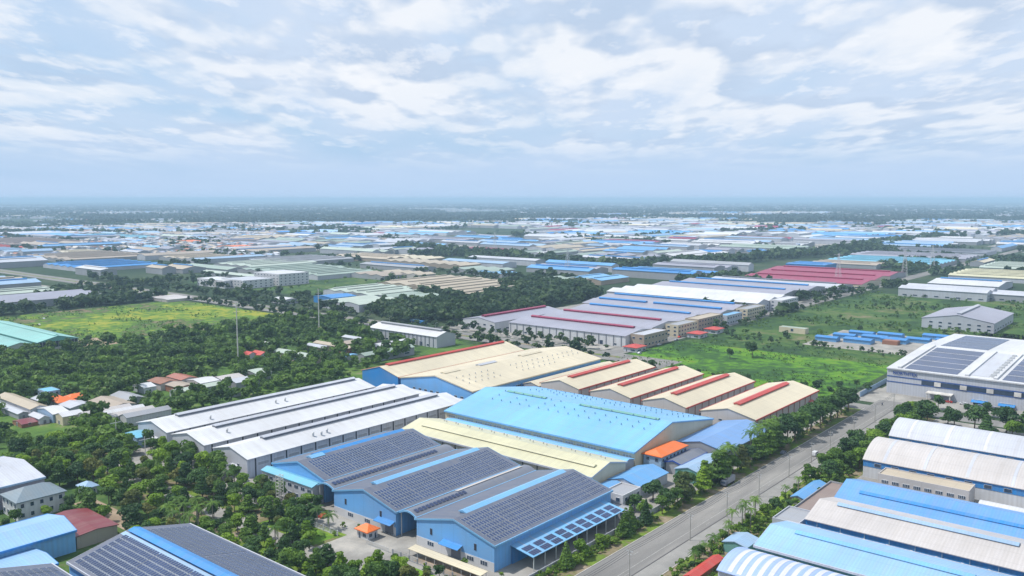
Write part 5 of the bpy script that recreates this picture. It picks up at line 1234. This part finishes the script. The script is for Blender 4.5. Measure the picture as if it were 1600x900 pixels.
rows += rowpts(560, 377, 1200, 377, 9, 3, 5, 9, 0.45) + rowpts(700, 347, 1300, 347, 7, 5, 5, 10, 0.3) + rowpts(840, 385, 1130, 362, 7, 9, 6, 11)
rows += rowpts(520, 175, 520, 335, 9, 3, 4, 7, 0.25) + rowpts(521, 60, 519, -120, 7, 3, 6, 10, 0.15)
rows += rowpts(620, 1160, 980, 1180, 7, 22, 7, 12, 0.1) + rowpts(600, 790, 640, 1120, 7, 16, 7, 11, 0.1) + rowpts(380, 960, 520, 1100, 6, 26, 7, 12, 0.1) + rowpts(300, 700, 230, 1000, 5, 10, 6, 10) + rowpts(330, 955, 460, 1000, 5, 14, 7, 12)
rows += rowpts(965, 770, 980, 1150, 8, 14, 8, 12) + rowpts(800, 860, 900, 1000, 7, 30, 7, 12) + rowpts(860, 800, 960, 840, 7, 30, 8, 12) + rowpts(600, 800, 640, 860, 7, 14, 7, 11)
for k in range(5): rows += rowpts(455 - 6 * k, 1180 - 26 * k, 640, 1130 + 16 * k, 8, 8, 6, 11, 0.3)
wood('tree_rows', rows, 'rows of dark trees lining the highway and the streets beyond it', 90, 0.9, 'trees', DK)
nr_ = rowpts(677, 176, 677, 345, 5, 5, 2.5, 6.5, 0.2) + rowpts(640, 250, 668, 345, 6, 12, 1.5, 4.5, 0.3) + rowpts(700, 270, 690, 345, 6, 12, 3, 7, 0.3) + rowpts(684, 120, 686, 250, 7, 4, 2, 5, 0.3) + rowpts(800, 130, 800, 330, 8, 16, 3, 7, 0.3) + rowpts(1000, 130, 960, 340, 9, 18, 4, 9, 0.3)
wood('tree_belt', nr_, 'dark bushes dividing the bright meadow from the scrubland', 120, 0.7, 'bushes', DK)
# individually standing trees
def named(lst, group):
    for x, y, h, tone, st, lab in lst: plant(x, y, h, tone, st, lab, group); TREES.append((x, y))
JR = [(i, 481 + 9.0 * (i % 2) + rnd.uniform(-2, 2), 126 - i * 6.5 + rnd.uniform(-2, 2)) for i in range(22)]
for i, x, y in JR: plant(x, y, rnd.uniform(10, 14), 'yellow-green' if i == 8 else 'dark green', 'round' if i % 3 else 'tier', '%s street tree before the big white logistics hall, %s from the left' % ('bright green' if i == 8 else 'dark', ordinal(i)), 'street trees before the logistics hall')
for i in range(12): plant(523 + rnd.uniform(-2, 2), 120 - i * 13 + rnd.uniform(-4, 4), rnd.uniform(5, 9), 'dark green', 'round', 'small dark tree close to the logistics hall facade, %s from the left' % ordinal(i), 'small trees along the logistics hall facade')
MT = [(519, 195), (517.5, 212), (519, 232), (518, 252), (519, 268), (517, 286), (519, 303), (521, 318), (541, 163), (549, 172), (535, 178)]
for i, (x, y) in enumerate(MT): plant(x, y, rnd.uniform(5, 7.5), 'mid green' if i % 2 else 'dark green', 'round', 'round tree at the near edge of the bright meadow, %s from the right' % ordinal(i), 'round trees edging the bright meadow')
plant(607, 268, 12, 'dark green', 'round', 'tall dark tree alone in the bright meadow'); plant(592, 279, 8, 'dark green', 'round', 'smaller dark tree beside the tall one in the bright meadow')
plant(275, 183.5 - 16, 7, 'dark green', 'round', 'round dark tree behind the white terrace building', wide=1.2); plant(290, 168, 8.5, 'dark green', 'round', 'wide dark tree by the violet-blue hipped shed', wide=1.2)
# scrub in the meadows
sc1 = []
for _ in range(2600):
    x, y = rnd.uniform(680, 1125), rnd.uniform(125, 342)
    if mnoise.noise(Vector((x / 45, y / 45, 2.0))) > 0.02 and not onbuild(x, y, 1) and not (690 < x < 792 and 172 < y < 264): sc1.append((x, y, rnd.uniform(1.2, 4.2)))
for _ in range(150): x, y = rnd.uniform(645, 955), rnd.uniform(765, 1145); sc1.append((x, y, rnd.uniform(2, 7)))
for _ in range(2200):
    x, y = rnd.uniform(525, 672), rnd.uniform(178, 345)
    if mnoise.noise(Vector((x / 25, y / 60, 5.0))) > 0.05: sc1.append((x, y, rnd.uniform(0.4, 1.7)))
for _ in range(2600):
    x, y = rnd.uniform(312, 522), rnd.uniform(702, 955)
    if mnoise.noise(Vector((x / 30, y / 50, 8.0))) > 0.1 or rnd.random() < 0.03 or x < 345 and y < 800: sc1.append((x, y, rnd.uniform(0.4, 2.2)))
wood('scrub', sc1, 'low scrub and bushes dotting the open meadows', 40, 1.0, 'bushes')
un = []
for _ in range(500):
    x, y = rnd.uniform(200, 345), rnd.uniform(412, 440)
    if not onbuild(x, y, 0.6): un.append((x, y, rnd.uniform(1.0, 3.4)))
for _ in range(420):
    x, y = rnd.uniform(147, 199), rnd.uniform(150, 420)
    if not onbuild(x, y, 1.5) and not any(a < x < b and c < y < d for a, b, c, d in BARE): un.append((x, y, rnd.uniform(0.8, 2.4)))
for _ in range(200): un.append((rnd.uniform(195, 262), rnd.uniform(155.5, 160), rnd.uniform(0.8, 2.6)))
for _ in range(200): un.append((rnd.uniform(262, 490), rnd.uniform(155.5, 160), rnd.uniform(0.8, 2.4)))
for _ in range(520):
    x, y = rnd.uniform(210, 490), rnd.uniform(117, 129.5)
    if not onbuild(x, y, 0.4): un.append((x, y, rnd.uniform(0.9, 3.2) if x < 345 else rnd.uniform(1.5, 5.0)))
wood('undergrowth', un, 'bright undergrowth and hedges between the near trees and verges', 120, 0.8, 'undergrowth', leaf('foliage_hedge', (0.045, 0.100, 0.014), (0.170, 0.290, 0.025), True))
# far tree cover
ft = []
rg = random.Random(99)
for _ in range(90000):
    d = math.exp(rg.uniform(math.log(900), math.log(6500))); an = rg.uniform(-34, 34); x, y = d * math.cos(VIEW + R(an)), d * math.sin(VIEW + R(an)); f, sx, sy = proj(x, y)
    if sx < -50 or sx > 1650: continue
    if mnoise.noise(Vector((x / 2100, y / 900, 3.3))) < -0.25 and f > 3000: continue
    ind = f < (2800 if sx < 230 else 3800 if sx < 430 else 6600)
    v = mnoise.noise(Vector((x / 260, y / 260, 7.7))) + 0.6 * mnoise.noise(Vector((x / 70, y / 70, 2.7)))
    if v < (0.30 if ind else -0.05 if sx < 430 else -0.1) or isopen(x, x, y, y) or (len(ft) > 30000): continue
    ft.append((x, y, rg.uniform(7, 12) * (1 if f < 2500 else 1.4)))
ftk = []
cells = {}
for a, b, c, d in [q[0] for q in FAR] + FOOT:
    for i in range(int(a // 60), int(b // 60) + 1):
        for j in range(int(c // 60), int(d // 60) + 1): cells.setdefault((i, j), []).append((a, b, c, d))
for x, y, h in ft:
    if any(a - 2 < x < b + 2 and c - 2 < y < d + 2 for a, b, c, d in cells.get((int(x // 60), int(y // 60)), ())): continue
    ftk.append((x, y, h))
for (ax, ay), (bx_, by_) in zip(BELT, BELT[1:]):
    d = math.hypot(bx_ - ax, by_ - ay)
    for _ in range(int(d / 1.6)):
        t = rg.random(); ftk.append((ax + (bx_ - ax) * t + rg.uniform(-40, 40), ay + (by_ - ay) * t + rg.uniform(-40, 40), rg.uniform(10, 17)))
wood('far_woodland', ftk, 'dark tree belts and clumps threading the far industrial estate', 14, 2.2, mat=DK)
vf = []
for _ in range(60000):
    d = math.exp(rg.uniform(math.log(4200), math.log(30000))); an = rg.uniform(-34, 34); x, y = d * math.cos(VIEW + R(an)), d * math.sin(VIEW + R(an))
    if mnoise.noise(Vector((x / 1100, y / 1100, 5.7))) + 0.5 * mnoise.noise(Vector((x / 300, y / 300, 5.7))) > -0.12: vf.append((x, y, rg.uniform(11, 20)))
    if len(vf) > 26000: break
WIDE = [(x, y, h) for x, y, h in vf]
def canopy_far(name, pts, label):
    rng = np.random.default_rng(3); n = len(pts); nq = 9; P = np.array(pts); c = np.repeat(P, nq, axis=0); h = c[:, 2].copy()
    c[:, 0] += rng.normal(size=n * nq) * h * 1.5; c[:, 1] += rng.normal(size=n * nq) * h * 1.5; c[:, 2] = h * rng.uniform(0.25, 0.9, n * nq)
    nm = rng.normal(size=(n * nq, 3)) * 0.6 + np.array([0, 0, 0.8]); nm /= np.linalg.norm(nm, axis=1)[:, None]
    u = np.cross(nm, rng.normal(size=(n * nq, 3))); u /= np.linalg.norm(u, axis=1)[:, None]; v = np.cross(nm, u); s = (h * rng.uniform(0.3, 0.6, n * nq))[:, None]; u *= s; v *= s
    me = quads_mesh(name, np.stack([c - u - v, c + u - v, c + u + v, c - u + v], axis=1), np.repeat(rng.beta(1.6, 2.6, n), nq), leaf('foliage_horizon', (0.008, 0.026, 0.018), (0.034, 0.062, 0.030), True)); o = bpy.data.objects.new(name, me); COL.objects.link(o); return tag(o, label, 'woodland', None, 'stuff')
canopy_far('horizon_woodland', WIDE, 'continuous tree cover fading blue toward the horizon')

# ---------------------------------------------------------------- poles, wires, masts
def pole(x, y, h, label, group, arm=True, r=0.16):
    t = thing('utility_pole', label, 'utility pole', (x, y, 0), 0, group); m = MB(); m.tube((0, 0, 0), (0, 0, h), r * 1.3, r * 0.8, 8); m.build('mast', CONC, t)
    if arm:
        m = MB(); m.box(-0.08, 0.08, -1.1, 1.1, h - 0.8, h - 0.65); m.box(-0.08, 0.08, -0.8, 0.8, h - 1.9, h - 1.75); m.build('crossarm', STEEL, t)
        for k in (-1, 0, 1): m = MB(); m.tube((0, k * 0.9, h - 0.65), (0, k * 0.9, h - 0.3), 0.07, 0.07, 6); m.build('insulator', FRAME, t)
    return t
PX = [190, 223, 263, 292, 321, 352, 378, 402, 436, 470, 504]
for i, x in enumerate(PX): pole(x, 137.2, 10, 'concrete power pole at the right edge of the wide road, %s from the bottom' % ordinal(i), 'power poles along the wide road')
for k, dy in enumerate((-0.9, 0.0, 0.9)):
    m = MB()
    for a, b in zip(PX, PX[1:]):
        p = [(a + (b - a) * i / 6, 137.2 + dy, 9.7 - 2.2 * (i / 6) * (1 - i / 6)) for i in range(7)]
        for u, v in zip(p, p[1:]): m.tube(u, v, 0.045, 0.045, 4)
    tag(m.build('power_cable', DARK), 'thin black power cable strung along the road poles, %s' % ('right one', 'middle one', 'left one')[k], 'cable', 'cables on the road poles')
m = MB()
for i in range(57): m.box(-60 + i * 10, -60 + i * 10 + 9.98, 137.7, 138.05, 0.0, 0.16)
m.build('median_kerb', plain('dark_kerb', (0.10, 0.10, 0.105), 0.9))['kind'] = 'structure'
lot('service_lane', -60, 500, 131.05, 137.65, 0.062, ground_mat('pale_concrete_lane', [(0.3, (0.19, 0.19, 0.185)), (0.7, (0.27, 0.268, 0.26))], 0.09, 6), 10)
for i, (x, y, h) in enumerate([(342, 543, 46), (472, 618, 40), (187, 404, 14), (185, 372, 12)]):
    t = thing('steel_mast', ('tall pale steel mast rising from the left wood', 'tall pale steel mast beside the highway trees', 'pale lamp mast before the teal annex', 'short pale mast left of the long white halls')[i], 'mast', (x, y, 0)); m = MB(); m.tube((0, 0, 0), (0, 0, h), 0.55 if h > 20 else 0.22, 0.3 if h > 20 else 0.14, 8); m.build('shaft', CONCL, t)
    m = MB()
    for k in range(3 if h > 20 else 1): m.box(-2.6, 2.6, -0.12, 0.12, h - 1.5 - k * 3, h - 1.3 - k * 3)
    m.build('arm', STEEL, t)
for i, (x, y) in enumerate([(1236, 420), (1390, 372), (1560, 374), (1100, 800), (1500, 1300)]):
    t = thing('lattice_tower', 'distant power pylon rising over the estate, %s from the right' % ('second', 'third', 'first', 'fourth', 'fifth')[i], 'pylon', (x, y, 0), 0, 'distant power pylons'); m = MB(); H_ = 42
    for a in (-1, 1):
        for b in (-1, 1): m.tube((a * 4, b * 4, 0), (a * 0.6, b * 0.6, H_), 0.28, 0.2, 4)
    m.build('leg', STEEL, t); m = MB()
    for k in range(10):
        z0, z1 = k * 4.2, k * 4.2 + 4.2; w0, w1 = 4 - 3.4 * z0 / H_, 4 - 3.4 * z1 / H_
        for s_ in (-1, 1): m.tube((-w0, s_ * w0, z0), (w1, s_ * w1, z1), 0.12, 0.12, 4); m.tube((s_ * w0, -w0, z0), (s_ * w1, w1, z1), 0.12, 0.12, 4)
    m.build('bracing', STEEL, t); m = MB()
    for z in (30, 35, 40): m.tube((-0.3, -7, z), (-0.3, 7, z), 0.2, 0.2, 4)
    m.build('crossarm', STEEL, t)
LPX = [(531, 380 + 30 * i) for i in range(12)]
for i, (x, y) in enumerate(LPX):
    t = thing('street_lamp', 'slim street lamp along the highway, %s from the right' % ordinal(i), 'street lamp', (x, y, 0), 0, 'street lamps along the highway'); m = MB(); m.tube((0, 0, 0), (0, 0, 10), 0.14, 0.1, 6); m.tube((0, 0, 10), (2.2, 0, 10.6), 0.08, 0.07, 5); m.build('pole', STEEL, t); m = MB(); m.box(1.9, 2.9, -0.15, 0.15, 10.5, 10.65); m.build('lamp_head', CONCL, t)

# ---------------------------------------------------------------- vehicles
TYRE = plain('tyre_rubber', (0.03, 0.03, 0.03), 0.9)
def wheels(t, xs, w, r):
    for x in xs:
        for s_ in (-1, 1): m = MB(); m.tube((x, s_ * (w / 2 - 0.22), r), (x, s_ * (w / 2 + 0.02), r), r, r, 12); m.build('wheel', TYRE, t)
def car(x, y, rz, paint, label, group=None, van=False):
    t = thing('van' if van else 'car', label, 'van' if van else 'car', (x, y, 0.06), rz, group); m = MB()
    if van: pr = [(-2.3, 0.35), (2.3, 0.35), (2.35, 0.95), (1.75, 1.25), (1.25, 2.0), (-2.2, 2.0), (-2.32, 1.0)]; gl = (1.0, 1.95, 1.2, 1.85)
    else: pr = [(-2.15, 0.3), (2.15, 0.3), (2.2, 0.75), (1.2, 0.95), (0.55, 1.42), (-1.1, 1.42), (-1.9, 0.98), (-2.2, 0.9)]
    k = len(m.v); n = len(pr); w = 0.9 if van else 0.86
    m.v += [(a, -w, b) for a, b in pr] + [(a, w, b) for a, b in pr]
    for i in range(n): j = (i + 1) % n; m.f.append((i, j, n + j, n + i)); m.m.append(0)
    m.f.append(tuple(reversed(range(n)))); m.f.append(tuple(range(n, 2 * n))); m.m += [0, 0]; m.build('body', metal('paint_' + paint, PAL[paint], 0, 0, 0.25), t)
    g_ = MB(); z0, z1 = (1.25, 1.85) if van else (0.98, 1.36); a0, a1 = (-2.0, 1.2) if van else (-1.3, 0.7)
    for s_ in (-1, 1): y0, y1 = s_ * (w + 0.002), s_ * (w + 0.02); g_.box(a0, a1, min(y0, y1), max(y0, y1), z0, z1)
    p1, p2 = (pr[3], pr[4]); g_.quad([(p1[0] + 0.03, -w * 0.9, p1[1] + 0.03), (p1[0] + 0.03, w * 0.9, p1[1] + 0.03), (p2[0] + 0.03, w * 0.9, p2[1] - 0.03), (p2[0] + 0.03, -w * 0.9, p2[1] - 0.03)]); g_.build('window', GLASS, t)
    wheels(t, (-1.35, 1.35), 1.75, 0.34); return t
def truck(x, y, rz, cab, box, label, L=8.0, group=None):
    t = thing('truck', label, 'truck', (x, y, 0.06), rz, group); m = MB(); m.prism([(-1.15, 0.6), (1.15, 0.6), (1.15, 2.3), (0.9, 2.7), (-0.9, 2.7), (-1.15, 2.3)], L / 2 - 2.0, L / 2); m.build('cab', metal('paint_' + cab, PAL[cab], 0, 0, 0.3), t)
    m = MB(); m.box(-L / 2, L / 2 - 2.2, -1.25, 1.25, 0.95, 3.3); m.build('cargo_box', wallm(box), t); m = MB(); m.box(-L / 2, L / 2 - 0.2, -0.5, 0.5, 0.55, 0.948); m.build('chassis', DARK, t)
    m = MB(); m.box(L / 2 + 0.002, L / 2 + 0.03, -1.0, 1.0, 1.5, 2.25); m.build('windscreen', GLASS, t); wheels(t, (-L / 2 + 1.2, -L / 2 + 2.4, L / 2 - 1.1), 2.4, 0.5); return t
truck(327, 153.6, R(180), 'darkgrey', 'grey', 'grey lorry parked under the trees at the left edge of the wide road', 9)
car(391, 140.2, R(0), 'purewhite', 'white van driving up the wide road near the right edge', van=True)
car(384, 152.6, R(0), 'darkgrey', 'dark car parked under the trees left of the wide road')
truck(535, 722, R(90), 'blue', 'blue', 'blue lorry on the highway at left', 12)
car(549, 690, R(90), 'purewhite', 'white car on the highway right of the blue lorry', van=True)
truck(568, 585, R(90), 'blue', 'blue', 'blue lorry parked beside the highway below the mint roofs', 12); truck(572, 600, R(90), 'blue', 'midblue', 'second blue lorry beside the highway, farther left', 12)
for i, (x, y, c) in enumerate(((582, 350, 'purewhite'), (596, 356, 'darkgrey'), (610, 350, 'purewhite'), (640, 351, 'lavender'), (566, 342, 'purewhite'), (655, 356, 'red'), (720, 357, 'purewhite'), (350, 900, 'purewhite'), (330, 860, 'purewhite'))):
    car(x, y, 0 if i < 7 else R(90), c, '%s car %s, %s' % ({'purewhite': 'white', 'darkgrey': 'dark', 'lavender': 'silver', 'red': 'red'}[c], 'on the street before the striped lavender halls' if i < 7 else 'on the road edge beyond the left meadow', '%s counting away from the junction' % ordinal(i) if i < 7 else ('farther one', 'nearer one')[i - 7]), 'cars on the street of the striped halls' if i < 7 else None)
for i in range(16):
    x, y = [(194 + 0.2 * i, 263 - 2.9 * i, ), (640 + 5.2 * (i - 4), 374.5), (521 + 1.5 * i, 127)][0 if i < 4 else 1 if i < 11 else 2][:2]
    if i >= 11: x, y = 545, 118 - (i - 11) * 8.0
    cl = ('purewhite', 'darkgrey', 'lavender', 'red')[i % 4]
    car(x, y, R(90) if i >= 4 else 0, cl, '%s car parked %s, %s' % ({'purewhite': 'white', 'darkgrey': 'dark', 'lavender': 'silver', 'red': 'red'}[cl], 'by the fence left of the orange gatehouse' if i < 4 else 'outside the striped lavender halls' if i < 11 else 'before the big logistics hall', 'place %s along' % ordinal(i if i < 4 else i - 4 if i < 11 else i - 11)), 'parked cars')
# motorbike and rider
t = thing('motorbike', 'dark motorbike with a rider, alone on the far end of the wide road', 'motorbike', (513, 146, 0.06), R(180))
m = MB(); m.prism([(-0.14, 0.45), (0.14, 0.45), (0.12, 0.85), (-0.12, 0.85)], -0.6, 0.5); m.tube((0.5, 0, 0.6), (0.62, 0, 1.05), 0.05, 0.04, 6); m.box(0.52, 0.6, -0.35, 0.35, 1.03, 1.08); m.build('body', DARK, t)
for x in (-0.65, 0.7): m = MB(); m.tube((x, -0.06, 0.3), (x, 0.06, 0.3), 0.3, 0.3, 12); m.build('wheel', TYRE, t)
sk_v = [(-0.1, 0, 0.9), (-0.08, 0, 1.15), (-0.03, 0, 1.42), (0.0, 0, 1.52), (0.03, 0, 1.66), (0.0, 0.2, 1.4), (0.2, 0.26, 1.2), (0.5, 0.3, 1.1), (0.0, -0.2, 1.4), (0.2, -0.26, 1.2), (0.5, -0.3, 1.1), (0.3, 0.16, 0.86), (0.2, 0.2, 0.42), (0.3, -0.16, 0.86), (0.2, -0.2, 0.42)]
sk_r = [0.16, 0.14, 0.17, 0.07, 0.13, 0.08, 0.05, 0.04, 0.08, 0.05, 0.04, 0.09, 0.06, 0.09, 0.06]
me = bpy.data.meshes.new('person'); me.from_pydata(sk_v, [(0, 1), (1, 2), (2, 3), (3, 4), (2, 5), (5, 6), (6, 7), (2, 8), (8, 9), (9, 10), (0, 11), (11, 12), (0, 13), (13, 14)], [])
pe = bpy.data.objects.new('person', me); COL.objects.link(pe); pe.location = (513, 146, 0.06); pe.rotation_euler = (0, 0, R(180)); me.skin_vertices.new() if hasattr(me.skin_vertices, 'new') and len(me.skin_vertices) == 0 else None
md = pe.modifiers.new('skin', 'SKIN')
if len(me.skin_vertices):
    for i, r_ in enumerate(sk_r): me.skin_vertices[0].data[i].radius = (r_, r_)
    me.skin_vertices[0].data[0].use_root = True
me.materials.append(plain('dark_clothes', (0.05, 0.06, 0.10), 0.9)); tag(pe, 'rider in dark clothes leaning forward on the lone motorbike', 'person')

# ---------------------------------------------------------------- haze over the plain
hb = MB(); hb.box(-125000, 125000, -125000, 125000, -1.0, 132.0)
hm = bpy.data.materials.new('haze_air'); hm.use_nodes = True; ht = hm.node_tree
for n in list(ht.nodes): ht.nodes.remove(n)
pv = ht.nodes.new('ShaderNodeVolumePrincipled'); pv.inputs['Color'].default_value = (0.52, 0.77, 1.0, 1); pv.inputs['Density'].default_value = 0.00012; pv.inputs['Anisotropy'].default_value = 0.0
ho = ht.nodes.new('ShaderNodeOutputMaterial'); ht.links.new(pv.outputs[0], ho.inputs['Volume'])
tag(hb.build('haze', hm), 'thin pale blue haze lying over the whole plain', 'haze', None, 'stuff')
